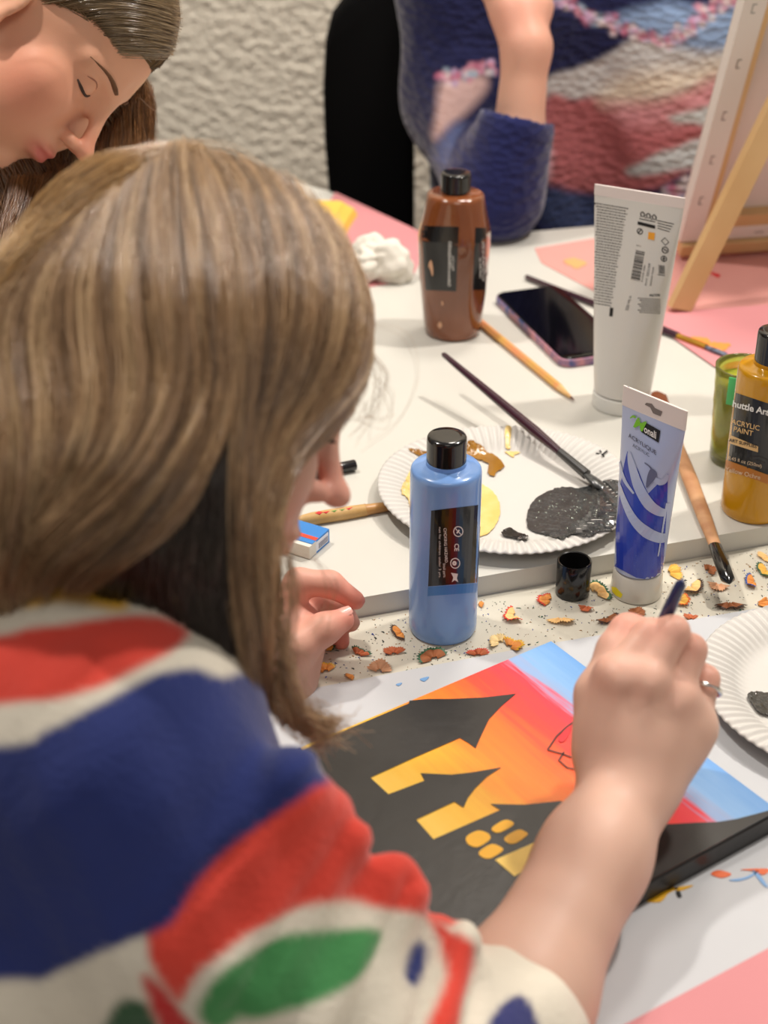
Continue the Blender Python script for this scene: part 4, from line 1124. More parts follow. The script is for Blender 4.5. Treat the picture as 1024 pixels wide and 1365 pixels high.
# ================================================================== people
skin = mat('skin', (222, 172, 146), .46, sss=.12, var=.035, vscale=30, spec=.35, bump=.12, bscale=260, bdist=.0006)
skin_warm = mat('warm_skin', (226, 166, 140), .5, sss=.12, var=.04, vscale=22, spec=.3, bump=.08, bscale=300, bdist=.0005)
def frame(Fc, Uc):          # head axes (forward, left, up) from directions given as right / up / away
    Fv = np.array(Fc, float); Fv /= np.linalg.norm(Fv)
    Uv = np.array(Uc, float); Uv -= Fv * (Uv @ Fv); Uv /= np.linalg.norm(Uv)
    Fw_ = Fv @ CAMR; Uw = Uv @ CAMR
    Lw = np.cross(Uw, Fw_)
    return np.array([Fw_, Lw, Uw])       # rows
def head_prims(o, B, s=1.0, cheek=1.0, nose=(0, 0)):
    o = np.array(o, float)
    P = lambda x, y, z: o + s * (x * B[0] + y * B[1] + z * B[2])
    E = lambda c, r, k=.01, R=None: pe(P(*c), np.array(r) * s, B if R is None else R, k * s)
    Cc = lambda a, b, ra, rb, k=.008: pc(P(*a), P(*b), ra * s, rb * s, k * s)
    pr = [E((-.008, 0, .026), (.090, .072, .083)), E((.040, 0, .026), (.049, .058, .058), .02),
          E((.030, 0, -.040), (.054, .056, .068), .02), E((.052, 0, -.060), (.032, .036, .044), .02)]
    for y in (-1, 1):
        pr += [Cc((-.012, y * .056, -.045), (.030, y * .040, -.092), .016, .015, .02), Cc((.030, y * .040, -.092), (.064, y * .010, -.106), .015, .013, .02),
               E((.056, y * .040, -.024), (.024 * cheek, .022, .018), .024), E((.064, y * .031, -.034), (.023 * cheek, .024 * cheek, .026 * cheek), .024), E((.046, y * .034, -.058), (.026, .020, .030), .026),
               Cc((.083, y * .010, .019), (.069, y * .046, .016), .008, .007, .012)]
    pr += [E((.070, 0, -.104), (.016, .020, .013), .012), E((.084, 0, .004), (.010, .008, .016), .012)]
    for y in (-1, 1): pr.append(sub(E((.092, y * .032, .000), (.013, .016, .0095), .012)))
    pr += [Cc((.0885 + nose[0] * .3, 0, .006), (.104 + nose[0], 0, -.026 + nose[1]), .0052, .0070, .010), E((.1085 + nose[0], 0, -.031 + nose[1]), (.0095, .0090, .0080), .006)]
    for y in (-1, 1): pr.append(E((.095 + nose[0], y * .0105, -.034 + nose[1]), (.0100, .0065, .0065), .005))
    for y in (-1, 1): pr.append(sub(E((.101 + nose[0], y * .0068, -.0415 + nose[1]), (.0038, .0022, .0032), .002)))
    pr += [E((.082, 0, -.055), (.010, .022, .016), .012), E((.0905, 0, -.0605), (.0085, .0200, .0048), .004), E((.0885, 0, -.0700), (.0085, .0170, .0056), .004)]
    pr.append(sub(Cc((.0985, -.020, -.0655), (.0985, .020, -.0655), .0018, .0018, .002)))
    for y in (-1, 1):
        pr += [E((.0735, y * .031, -.001), (.0125, .0145, .0120), .003)]
        R = np.array([B[0] * .97 - B[2] * .24, B[1], B[2] * .97 + B[0] * .24])
        pr += [E((-.006, y * .074, -.012), (.0175, .0055, .031), .004, R), sub(E((-.001, y * .0805, -.008), (.010, .0042, .019), .003, R)), E((.004, y * .0745, -.030), (.007, .005, .009), .004)]
    pr += [Cc((-.030, 0, -.050), (-.055, 0, -.150), .052, .050, .02)]
    return pr, P
def person(name, label, loc, group=None): return thing(name, label, 'person', loc)
def local(V, loc): return V - np.array(loc, float)
def face_details(t, loc, P, B, VQ, s=1.0, brow=(110, 76, 52), eye_open=.35):
    """brows, lips, lashes and eyes as small shapes lying on the face"""
    bvh_ = BVHTree.FromPolygons([tuple(v) for v in VQ[0]], [tuple(int(i) for i in q) for q in VQ[1]])
    bm_ = mat('brow_hair', brow or (110, 76, 52), .8); lm = mat('lip_skin', (192, 104, 96), .42); ew = mat('eye_white', (222, 214, 208), .2); ir = mat('dark_iris', (52, 46, 44), .15)
    def snap(q, off):
        h = bvh_.ray_cast(Vector(P(*q) + B[0] * .05), Vector(-B[0]))
        if h[0] is None: h = bvh_.find_nearest(Vector(P(*q)))
        return tuple(np.array(h[0]) + np.array(h[1]) * off - np.array(loc))
    for y in (-1, 1):
        if brow is not None: part('eyebrow', tube([snap((.09, y * (.012 + .042 * k / 6), .0165 + .004 * math.sin(k / 6 * 3.0)), .0000) for k in range(7)], [.0020, .0030, .0030, .0026, .0022, .0017, .0008], 8, .5), bm_, t)
        part('eyelid_crease', tube([snap((.09, y * (.0215 + .021 * k / 6), .0050 + .0035 * math.sin(k / 6 * 3.0)), .0000) for k in range(7)], [.0003] + [.0007] * 5 + [.0003], 6), mat('lid_crease', (160, 104, 84), .6), t)
        part('eyelashes', tube([snap((.09, y * (.0185 + .027 * k / 6), -.0025 - .0030 * math.sin(k / 6 * 3.0)), .0006) for k in range(7)], [.0005, .0009, .0012, .0013, .0014, .0014, .0007], 6), mat('dark_lash', (58, 40, 32), .7), t)

# ------------------------------------------------------------------ the painter in front
HO = W(236, 497, .865)
HB = frame((.92, -.36, .14), (.36, .93, .02))
hp, HP = head_prims(HO, HB)
neck = W(95, 770, .845)
shR = W(150, 1020, .785); elR = W(618, 1478, .80); wrR = W(842, 1045, .935)
fwd = np.array([.75, .66, 0]); side_l = np.array([-.66, .75, 0])
shL = neck + side_l * .15 + np.array([0, 0, -.03])
wrL = W(372, 905, 1.125); elL = np.array([-.24, .88, .825])
body = list(hp)
body += [pc(HP(-.05, 0, -.13), neck, .05, .055, .03)]
body += [pc(neck - side_l * .08 - [0, 0, .03], neck + side_l * .08 - [0, 0, .03], .05, .05, .04)]
body += [pc(neck, shR, .05, .052, .04), pc(neck, shL, .05, .050, .04)]
body += [pc(neck - [0.02, 0.02, .06], neck + np.array([-.07, -.09, -.26]), .085, .10, .05)]
body += [pc(shR, elR, .043, .038, .02), pc(shL, elL, .040, .036, .02)]
# right forearm
def lerp(a, b, t): return a * (1 - t) + b * t
body += [pc(elR, lerp(elR, wrR, .3), .037, .0375, .02), pc(lerp(elR, wrR, .3), lerp(elR, wrR, .75), .0375, .0300, .02), pc(lerp(elR, wrR, .75), wrR, .0295, .0250, .02)]
# right hand: back of the hand towards the camera, fingers curled round a brush
def dchain(pxs, rads, k=.004): return chain([W(*p) for p in pxs], rads, k)
hand = []
MC = [(822, 900, .933), (862, 905, .930), (898, 930, .938), (925, 968, .950)]       # knuckles
CB = [(808, 1030, .937), (832, 1034, .931), (855, 1036, .934), (874, 1036, .941)]
for (m, c_), r0 in zip(zip(MC, CB), (.0150, .0155, .0150, .0140)):
    hand.append(pc(W(*c_), W(*m), .0160, r0, .009))
hand.append(pc(wrR, W(848, 1000, .938), .0245, .0250, .02))
hand.append(pe(W(860, 968, .945), (.036, .030, .018), np.array([HB[0] * 0 + RT, UP, FW]), .02))
fing = [[(822, 900, .933), (866, 845, .940), (862, 846, .972), (838, 872, .985)],
        [(862, 905, .930), (897, 842, .935), (893, 860, .972), (858, 892, .990)],
        [(898, 930, .938), (921, 866, .945), (915, 888, .980), (880, 920, .998)],
        [(925, 968, .950), (941, 905, .960), (930, 930, .990), (895, 955, 1.004)]]
fr = [[.0115, .0100, .0092, .0078], [.0120, .0106, .0094, .0080], [.0112, .0102, .0090, .0078], [.0102, .0090, .0080, .0070]]
for f_, r_ in zip(fing, fr): hand += dchain(f_, r_, .0028)
hand += dchain([(800, 1000, .948), (797, 925, .952), (822, 865, .962), (842, 838, .968)], [.0175, .0135, .0112, .0090], .008)
hand += dchain([(832, 838, .966), (836, 836, .967)], [.0098, .0098], .004)
for m, c_ in zip(MC, CB): hand.append(pc(lerp(W(*m), W(*c_), .1) - FW * .0135, lerp(W(*m), W(*c_), .75) - FW * .0125, .0036, .0026, .006))
for m in MC: hand.append(pe(W(*m) - FW * .009, (.0085, .0085, .0075), None, .008))
body += hand
# left hand resting at the left, fingers loosely curled to the right
def lh(pxs, rads, k=.005): return chain([W(*p) for p in pxs], rads, k)
body += [pc(elL, lerp(elL, wrL, .6), .036, .029, .02), pc(lerp(elL, wrL, .6), wrL, .029, .024, .02)]
body += [pc(wrL, W(388, 868, 1.120), .0235, .0220, .02), pc(W(360, 850, 1.130), W(395, 835, 1.128), .0240, .0190, .02)]
body += lh([(372, 830, 1.125), (398, 776, 1.120), (440, 778, 1.122), (474, 800, 1.126)], [.0135, .0105, .0096, .0074])
body += lh([(385, 835, 1.145), (420, 792, 1.150), (452, 806, 1.155), (468, 830, 1.158)], [.0125, .0100, .0090, .0072])
body += lh([(385, 850, 1.155), (420, 820, 1.165), (448, 838, 1.168), (455, 855, 1.165)], [.0120, .0092, .0084, .0068])
body += lh([(375, 895, 1.105), (400, 862, 1.100), (432, 838, 1.104), (457, 826, 1.112)], [.0150, .0120, .0112, .0088], .007)
root = np.array([neck[0] - .08, neck[1] - .10, 0.46])
pt_ = person('person', 'person in a colour-block striped sweater painting with a brush, seen from behind', root)
V, Q = solid(body, .0021, 4)
me = make_mesh('body', local(V, root), Q, skin, True)
# warm knuckles and fingertips are part of the skin's own colour
C = np.tile(np.array(lin((216, 176, 157))), (len(V), 1))
red = np.array(lin((222, 132, 116)))
def blush(c, r, a):
    global C
    w = np.exp(-((V - c) ** 2).sum(1) / r ** 2)[:, None] * a
    C = C * (1 - w) + red * w
for m in MC[:3]: blush(W(*m), .014, .45)
for f_ in fing: blush(W(*f_[1]), .012, .55); blush(W(*f_[3]), .012, .7)
blush(W(838, 838, .967), .016, .7); blush(W(474, 800, 1.126), .02, .8); blush(W(457, 826, 1.112), .016, .6); blush(W(455, 855, 1.165), .02, .9); blush(W(400, 810, 1.13), .05, .5)
blush(HP(.10, 0, -.03), .022, .6); blush(HP(.06, -.045, -.03), .025, .35)
set_color(me, 'skin_tone', C)
skin_a = mat('painter_skin', (222, 172, 146), .46, sss=.12, var=.03, vscale=30, spec=.35, bump=.12, bscale=260, bdist=.0006, attr='skin_tone')
me.materials[0] = skin_a
link('body', me, pt_)
face_details(pt_, root, HP, HB, (V, Q), brow=None)
for k_ in range(9):
    y_ = -.018 - .003 * k_
    part('eyelashes', tube([tuple(HP(.0855 - .0006 * k_, y_, -.003) - root), tuple(HP(.0910 - .0006 * k_, y_ - .001, -.006) - root), tuple(HP(.0965 - .0006 * k_, y_ - .002, -.0045) - root)], [.0007, .0005, .0001], 6), mat('dark_lash', (58, 40, 32), .7), pt_)
# nails
nail = mat('fingernail', (228, 168, 156), .25, coat=.3)
def nailpart(t, loc, p, nrm, d, w, l):
    n_ = np.array(nrm, float); n_ /= np.linalg.norm(n_); d = np.array(d, float); d -= n_ * (d @ n_); d /= np.linalg.norm(d); s = np.cross(n_, d)
    V_ = []; 
    for j in range(7):
        for i in range(7):
            a = (i / 6 - .5) * 2; b_ = (j / 6 - .5) * 2
            rr = math.sqrt(max(0, 1 - .35 * b_ * b_)) if b_ > 0 else 1
            V_.append(tuple(p + s * a * w * rr + d * b_ * l + n_ * (.0008 - .0022 * a * a) - np.array(loc)))
    Fc_ = [(j * 7 + i, j * 7 + i + 1, (j + 1) * 7 + i + 1, (j + 1) * 7 + i) for j in range(6) for i in range(6)]
    part('fingernail', (V_, Fc_), nail, t)
a_, b_ = W(432, 838, 1.104), W(457, 826, 1.112)
nailpart(pt_, root, b_ + UP * .0068 - FW * .0045, UP * .8 - FW * .6, b_ - a_, .0052, .0065)
# the ring
c = lerp(W(898, 930, .938), W(921, 866, .945), .62); ax = (W(921, 866, .945) - W(898, 930, .938)); ax /= np.linalg.norm(ax)
c = lerp(W(925, 968, .950), W(941, 905, .960), .80); ax = (W(941, 905, .960) - W(925, 968, .950)); ax /= np.linalg.norm(ax)
s1 = np.cross(ax, FW); s1 /= np.linalg.norm(s1); s2 = np.cross(ax, s1)
ringV = []; n = 40; m_ = 8
for i in range(n):
    a = 2 * math.pi * i / n
    for j in range(m_):
        b2 = 2 * math.pi * j / m_
        ringV.append(tuple(c + (s1 * math.cos(a) + s2 * math.sin(a)) * (.0112 + .0012 * math.cos(b2)) + ax * .0014 * math.sin(b2) * (1 + .4 * math.sin(a * 6)) - root))
ringF = [(i * m_ + j, ((i + 1) % n) * m_ + j, ((i + 1) % n) * m_ + (j + 1) % m_, i * m_ + (j + 1) % m_) for i in range(n) for j in range(m_)]
o = part('ring', (ringV, ringF), mat('silver', (214, 212, 208), .2, metal=1), pt_); o['label'] = 'silver ring'
# the held brush
P0 = W(910, 773, .925); P1 = T(806, 1000, .7585)
rod('paint_brush', 'thin brush with dark blue handle held upright in the painter\'s right hand', 'brush', P0, P1,
    [('handle', mat('navy_lacquer', (34, 46, 92), .25, coat=.5), [(0, .0012), (.02, .0034), (.15, .0042), (.5, .0040), (.7, .0028)], 1),
     ('ferrule', silver, [(.7, .0028), (.88, .0022)], 1), ('bristles', mat('dark_bristles', (40, 34, 32), .5), [(.88, .0021), (.95, .0020), (1, .0004)], 1)])

# sweater
sw = []
up3 = np.array([0, 0, 1.0])
sw += [pc(neck + side_l * .02 + [0, 0, -.028], neck - side_l * .03 + [0, 0, -.034], .066, .066, .03), pc(neck + side_l * (-.03) + [0, 0, -.045], shR, .066, .070, .05), pc(neck + [0, 0, -.045], shL, .070, .070, .05)]
sw += [pc(shR, W(258, 1200, .79), .070, .062, .04), pc(W(258, 1200, .79), W(530, 1450, .80), .062, .056, .04), pc(W(560, 1440, .80), W(622, 1435, .812), .062, .058, .03), pc(W(622, 1435, .812), W(668, 1370, .825), .056, .0475, .02)]
sw += [pc(shL, elL, .068, .058, .04), pc(elL, lerp(elL, wrL, .45), .056, .044, .03)]
sw += [pc(neck - fwd * .03 + [0, 0, -.06], neck + np.array([-.10, -.13, -.33]), .095, .14, .06)]
sw += [pc(neck - fwd * .04 + side_l * .08 + [0, 0, -.08], neck + np.array([-.16, -.08, -.33]), .085, .12, .06), pc(neck - fwd * .05 - side_l * .05 + [0, 0, -.08], neck + np.array([-.10, -.20, -.33]), .070, .12, .06)]
for a_, b_, r_ in [((392, 1045, .748), (215, 1245, .738), .018), ((446, 1110, .762), (320, 1300, .738), .019), ((528, 1188, .777), (430, 1380, .75), .019), ((604, 1255, .792), (560, 1400, .768), .017)]:
    sw.append(pc(W(*a_), W(*b_), r_, r_, .018))
V, Q = solid(sw, .0034, 4)
# folds
nrm_f = 0.0036 * wobble(V, 20, 11) + .0016 * wobble(V, 60, 12)
me_t = make_mesh('t', V, Q, skin); N = np.zeros(len(V) * 3, np.float32); me_t.vertices.foreach_get('normal', N); N = N.reshape(-1, 3); bpy.data.meshes.remove(me_t)
PX = np.stack([512 + F_PX * ((V - EYE) @ RT) / ((V - EYE) @ FW), 682 - F_PX * ((V - EYE) @ UP) / ((V - EYE) @ FW)], 1)
# drawn-in creases of the pushed-up sleeve
for (ax0, ay0, ax1, ay1, amp, wd) in [(470, 1105, 330, 1330, .007, 22), (545, 1190, 470, 1380, .007, 20), (600, 1240, 545, 1400, .006, 16), (415, 1040, 200, 1240, .004, 18), (640, 1290, 610, 1420, .004, 12)]:
    a = np.array([ax0, ay0]); b2 = np.array([ax1, ay1]); ba = b2 - a; pa = PX - a
    tt = np.clip((pa @ ba) / (ba @ ba), -.1, 1.1); dd = np.linalg.norm(pa - tt[:, None] * ba, axis=1)
    nrm_f -= amp * np.exp(-(dd / wd) ** 2)
V = V + N * nrm_f[:, None]
me = make_mesh('sweater', local(V, root), Q, skin, True)
# knitted colour blocks, bounded by curves running round the garment
Cw = (222, 214, 198); NV = (40, 52, 112); RD = (222, 72, 58); GR = (72, 142, 84); YE = (232, 176, 40); DNV = (30, 36, 60)
base = np.tile(np.array(lin(Cw)), (len(V), 1))
pat = wobble(V, 30, 3) * 1.6
def block(poly, rgb, soft=6.5, n=60):
    global base
    S = spline(poly, n, True)
    d = poly_sd(PX, S) + pat
    w = np.clip(.5 - d / (2 * soft), 0, 1)[:, None]
    base = base * (1 - w) + np.array(lin(rgb)) * w
block([(30, 806), (30, 740), (160, 760), (168, 812), (130, 810), (80, 802)], YE)
block([(-400, 860), (-100, 850), (0, 846), (40, 838), (100, 830), (170, 824), (225, 828), (250, 845), (225, 872), (170, 900), (110, 925), (60, 935), (0, 938), (-300, 960)], RD)
block([(410, 1030), (352, 1075), (292, 1120), (242, 1170), (222, 1212), (194, 1238), (205, 1290), (240, 1335), (262, 1300), (300, 1268), (340, 1240), (400, 1215), (470, 1200), (510, 1208), (600, 1220), (640, 1160), (520, 1060)], RD, n=120)
block([(-400, 1020), (0, 996), (60, 975), (120, 945), (180, 912), (215, 897), (255, 893), (290, 905), (330, 900), (380, 940), (440, 1030), (418, 1052), (370, 1085), (310, 1130), (262, 1180), (232, 1225), (205, 1243), (150, 1262), (90, 1288), (50, 1306), (0, 1306), (-400, 1320)], NV, n=120)
block([(265, 1340), (290, 1300), (340, 1270), (390, 1250), (450, 1240), (490, 1236), (516, 1245), (505, 1275), (470, 1310), (420, 1335), (370, 1352), (300, 1372), (275, 1362)], GR)
block([(556, 1262), (570, 1258), (568, 1285), (556, 1312), (545, 1300)], NV, 4)
block([(575, 1222), (600, 1228), (640, 1270), (634, 1300), (620, 1340), (608, 1400), (560, 1420), (568, 1370), (590, 1320), (598, 1290), (590, 1250)], RD)
block([(650, 1362), (690, 1325), (712, 1350), (720, 1420), (650, 1420)], (52, 56, 110), 4)
block([(150, 1345), (175, 1325), (205, 1340), (210, 1400), (140, 1400)], (40, 84, 50))
block([(190, 1300), (215, 1310), (250, 1350), (300, 1400), (240, 1420), (215, 1370)], (196, 44, 44))
set_color(me, 'knit_colour', base)
knit = mat('sweater_knit', (200, 200, 200), .9, attr='knit_colour', var=.16, vscale=14, bump=.6, bscale=260, bdist=.0012, sheen=.35, spec=.2)
me.materials[0] = knit
link('sweater', me, pt_)

# ------------------------------------------------------------------ hair
def tubes_mesh(S, R, sides=3):
    """S: (n strands, m points, 3); R: (n, m) radii -> verts, quads, strand index per vertex"""
    n, m, _ = S.shape
    Tn = np.gradient(S, axis=1); Tn /= np.linalg.norm(Tn, axis=2, keepdims=True) + 1e-9
    up_ = np.broadcast_to(np.array([.31, .17, .93]), Tn.shape)
    A_ = np.cross(Tn, up_); A_ /= np.linalg.norm(A_, axis=2, keepdims=True) + 1e-9
    B_ = np.cross(Tn, A_)
    ang_ = 2 * np.pi * np.arange(sides) / sides
    Vt = S[:, :, None, :] + R[:, :, None, None] * (A_[:, :, None, :] * np.cos(ang_)[None, None, :, None] + B_[:, :, None, :] * np.sin(ang_)[None, None, :, None])
    idx = np.arange(n * m * sides).reshape(n, m, sides)
    a = idx[:, :-1, :]; b = np.roll(idx, -1, 2)[:, :-1, :]; c = np.roll(idx, -1, 2)[:, 1:, :]; d = idx[:, 1:, :]
    Qd = np.stack([a, b, c, d], -1).reshape(-1, 4)
    return Vt.reshape(-1, 3), Qd
def hair_mat(name, base):
    m = mat(name, base, .30, attr='strand_colour', spec=1.0, coat=.25)
    return m
def resample(poly, n): 
    P = spline(poly, 60); L_ = np.r_[0, np.cumsum(np.linalg.norm(np.diff(P, axis=0), axis=1))]
    t = np.linspace(0, L_[-1], n); return np.stack([np.interp(t, L_, P[:, x]) for x in range(P.shape[1])], 1)
def strands_on(shell, guides, dens, m, nomd, rr=.00016, seed=1, lift=.0035, clump=.0, t0=0.0, wav=2.0):
    r_ = np.random.default_rng(seed)
    G = [resample(g, m) for g in guides]; S = []; K = []; RR = []
    for gi in range(len(G) - 1):
        n = dens[gi] if hasattr(dens, '__len__') else dens
        for q in range(n):
            u = (q + r_.random()) / n
            w = np.clip(u + r_.normal() * .02, 0, 1)
            P = G[gi] * (1 - w) + G[gi + 1] * w
            ph = r_.uniform(0, 6.28); tt = np.linspace(0, 1, m)
            nc = 9; ci_ = math.floor(u * nc); uc = (ci_ + .5 + .3 * math.sin(ci_ * 5.1 + gi * 2.3)) / nc; cr_ = math.sin(ci_ * 12.9 + gi * 7.7)
            ww = np.clip(w + (uc - w) * .55 * np.clip(tt * 1.6, 0, 1), 0, 1)[:, None]
            P = G[gi] * (1 - ww) + G[gi + 1] * ww
            gph = gi + uc; cph = cr_ * 9
            P = P + np.stack([wav * 1.6 * np.sin(tt * 6 + cph) * tt, wav * .6 * np.sin(tt * 5 + cph * 2)], 1)
            P = P + np.stack([wav * np.sin(tt * 7 + gph * 1.7 + .4 * ph) * tt + 1.2 * wav * np.sin(tt * 15 + ph) * tt ** 2, wav * .5 * np.sin(tt * 9 + ph)], 1)
            P = P + r_.normal(size=2) * 3.0
            off = r_.random() ** 1.5 * lift + .0006
            pts = np.empty((m, 3))
            e1_, e2_ = 1.0, 1.0
            for k_ in range(m):
                pts[k_] = shell(P[k_, 0], P[k_, 1], off * (1 + .3 * math.sin(ph + k_ * .7)) + lift * .55 * (1 + cr_) * min(1, k_ / 8) * (.7 + .3 * math.sin(k_ * .5 + cph)))
            # smooth
            for _ in range(3): pts[1:-1] = .5 * pts[1:-1] + .25 * (pts[:-2] + pts[2:])
            cut = 1.0 if r_.random() < .7 else r_.uniform(.75, 1)
            S.append(pts); K.append((gi + u, r_.random(), .5 + .5 * math.sin(ci_ * 7.3 + gi * 3.1))); RR.append(rr * r_.uniform(.7, 1.3))
    return np.array(S), np.array(K), np.array(RR)
class Shell:
    def __init__(s, V, Q, nomd): s.b = BVHTree.FromPolygons([tuple(v) for v in V], [tuple(int(i) for i in q) for q in Q]); s.n = nomd
    def __call__(s, px, py, off):
        v = FW + RT * (px - 512) / F_PX - UP * (py - 682) / F_PX; vn = v / np.linalg.norm(v)
        h = s.b.ray_cast(Vector(EYE), Vector(vn))
        if h[0] is None:
            h = s.b.find_nearest(Vector(EYE + v * s.n))
            n_ = np.array(h[1]); return np.array(h[0]) + n_ * off * .6
        n_ = np.array(h[1])
        return np.array(h[0]) + n_ * off
HM = lambda x, y, z: HP(x, y, z)
hs_ = [pe(HP(-.002, 0, .034), (.097, .084, .088), HB, .02), pe(HP(.034, -.004, .026), (.058, .070, .060), HB, .02)]
# near-side curtain past the cheek down to the ends
def hcap(p, q, ra, rb, k=.03): return pc(W(*p), W(*q), ra, rb, k)
hs_ += [hcap((345, 450, .815), (284, 610, .800), .038, .024), hcap((284, 610, .800), (282, 760, .800), .024, .020), hcap((282, 760, .800), (306, 885, .800), .020, .009, .02), hcap((306, 885, .800), (350, 935, .82), .009, .0025, .01),
        hcap((268, 480, .795), (236, 660, .785), .040, .032), hcap((236, 660, .785), (262, 850, .800), .032, .022),
        hcap((170, 450, .800), (160, 640, .775), .050, .048), hcap((160, 640, .775), (80, 700, .775), .042, .026), hcap((210, 640, .785), (222, 770, .80), .038, .024),
        hcap((70, 470, .830), (20, 640, .790), .046, .040), hcap((20, 640, .790), (-20, 790, .775), .040, .018), hcap((-60, 560, .85), (-70, 720, .82), .046, .042)]
# far side of the head
hs_ += [pc(HP(-.03, .055, .0), HP(-.07, .07, -.13), .035, .028, .03), pc(HP(.01, .065, .0), HP(.01, .08, -.14), .028, .018, .03), pc(HP(-.075, 0, -.02), HP(-.12, 0, -.13), .040, .036, .03)]
Vh, Qh = solid(hs_, .003, 3)
shell = Shell(Vh, Qh, .84)
guides_a = [
 [(500, 362), (512, 410), (512, 462), (500, 505), (476, 538), (446, 552), (402, 580), (358, 640), (344, 710), (348, 790), (350, 860), (376, 925), (436, 978)],
 [(470, 330), (490, 390), (492, 450), (466, 505), (406, 556), (352, 630), (334, 710), (338, 790), (342, 870), (374, 935), (428, 984)],
 [(405, 266), (446, 345), (454, 425), (430, 500), (376, 575), (342, 650), (332, 730), (338, 810), (344, 880), (366, 940), (412, 978)],
 [(350, 222), (388, 300), (404, 390), (388, 480), (352, 560), (328, 640), (318, 720), (322, 800), (330, 880), (350, 938)],
 [(300, 196), (334, 270), (350, 360), (346, 450), (326, 540), (312, 620), (305, 700), (310, 780), (318, 850), (328, 912)],
 [(262, 190), (298, 270), (318, 370), (318, 460), (306, 550), (298, 640), (296, 730), (304, 820), (318, 900)]]
guides_b = [
 [(264, 192), (284, 280), (300, 380), (304, 470), (294, 560), (262, 640), (206, 704), (156, 734), (132, 764)],
 [(240, 208), (246, 280), (252, 370), (258, 460), (248, 545), (216, 620), (160, 684), (104, 718), (80, 740), (68, 756)],
 [(206, 236), (190, 300), (186, 370), (192, 450), (192, 530), (170, 605), (120, 664), (62, 700), (34, 740), (22, 790)],
 [(160, 272), (130, 330), (114, 390), (112, 460), (118, 530), (112, 600), (78, 665), (40, 725), (10, 780), (2, 830)],
 [(100, 326), (60, 376), (42, 430), (42, 500), (50, 560), (52, 630), (34, 700), (8, 765), (-8, 840)],
 [(40, 384), (2, 425), (-12, 470), (-22, 530), (-18, 600), (-20, 700), (-40, 800), (-50, 860)]]
guides_c = [
 [(262, 186), (200, 192), (140, 214), (90, 250), (40, 304), (-4, 360), (-50, 430)],
 [(268, 194), (206, 214), (150, 246), (96, 290), (48, 340), (0, 392), (-50, 460)],
 [(270, 204), (214, 236), (162, 272), (104, 322), (48, 376), (2, 425), (-50, 500)]]
guides_d = [
 [(330, 540), (322, 640), (318, 740), (322, 820), (334, 900)], [(300, 540), (292, 640), (286, 740), (290, 820), (306, 896)],
 [(270, 590), (258, 680), (250, 760), (262, 820), (284, 870)], [(220, 650), (206, 720), (200, 780), (214, 830), (250, 858)], [(160, 690), (140, 740), (130, 780), (140, 812), (170, 828)]]
Sd, Kd, Rd = strands_on(shell, guides_d, 420, 26, .84, .00022, 8, .004, wav=3.0)
Sa, Ka, Ra = strands_on(shell, guides_a, [760, 700, 700, 700, 620], 26, .84, .00021, 5, .006, wav=3.0)
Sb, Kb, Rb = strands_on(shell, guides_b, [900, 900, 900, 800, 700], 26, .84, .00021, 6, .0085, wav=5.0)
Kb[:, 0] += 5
Sc, Kc, Rc = strands_on(shell, guides_c, [900, 800], 26, .84, .00021, 17, .006, wav=2.5)
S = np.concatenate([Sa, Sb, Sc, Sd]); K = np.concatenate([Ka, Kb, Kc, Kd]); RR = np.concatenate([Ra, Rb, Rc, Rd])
m_pts = S.shape[1]
tt = np.linspace(0, 1, m_pts)[None, :]
rad = RR[:, None] * np.clip((1 - tt) * 6 + .25, 0, 1)
# strand tones: ash brown with honey lights near the parting and at the back
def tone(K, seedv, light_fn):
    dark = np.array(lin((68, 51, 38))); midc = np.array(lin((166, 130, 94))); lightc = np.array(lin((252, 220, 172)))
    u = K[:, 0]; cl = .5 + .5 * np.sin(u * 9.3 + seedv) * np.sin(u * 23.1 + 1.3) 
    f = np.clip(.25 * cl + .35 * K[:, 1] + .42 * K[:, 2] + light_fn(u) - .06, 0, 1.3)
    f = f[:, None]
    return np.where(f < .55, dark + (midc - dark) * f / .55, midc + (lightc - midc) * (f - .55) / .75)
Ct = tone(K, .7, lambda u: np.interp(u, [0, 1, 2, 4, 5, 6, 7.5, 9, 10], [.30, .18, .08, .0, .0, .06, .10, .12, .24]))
Ct[len(Sa) + len(Sb):len(Sa) + len(Sb) + len(Sc)] = np.array(lin((136, 102, 66))) * (1 - Kc[:, 1:2]) + np.array(lin((236, 196, 138))) * Kc[:, 1:2]
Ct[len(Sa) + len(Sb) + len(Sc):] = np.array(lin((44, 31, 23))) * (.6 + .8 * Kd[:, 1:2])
def emit_hair(name, parent, S, rad, Ct, m, loc, tips=None):
    Vt, Qd = tubes_mesh(S, rad)
    me = make_mesh(name, Vt - np.array(loc), Qd, m, True)
    set_color(me, 'strand_colour', np.repeat(Ct, S.shape[1] * 3, 0) if Ct.ndim == 2 else np.repeat(Ct.reshape(-1, 3), 3, 0))
    return link(name, me, parent)
hairm = hair_mat('brown_hair', (110, 84, 60))
# mass below the strands
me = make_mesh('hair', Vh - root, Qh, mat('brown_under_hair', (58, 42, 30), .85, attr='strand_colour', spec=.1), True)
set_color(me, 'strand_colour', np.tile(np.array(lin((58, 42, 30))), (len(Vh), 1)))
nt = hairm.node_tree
hair_o = link('hair', me, pt_)
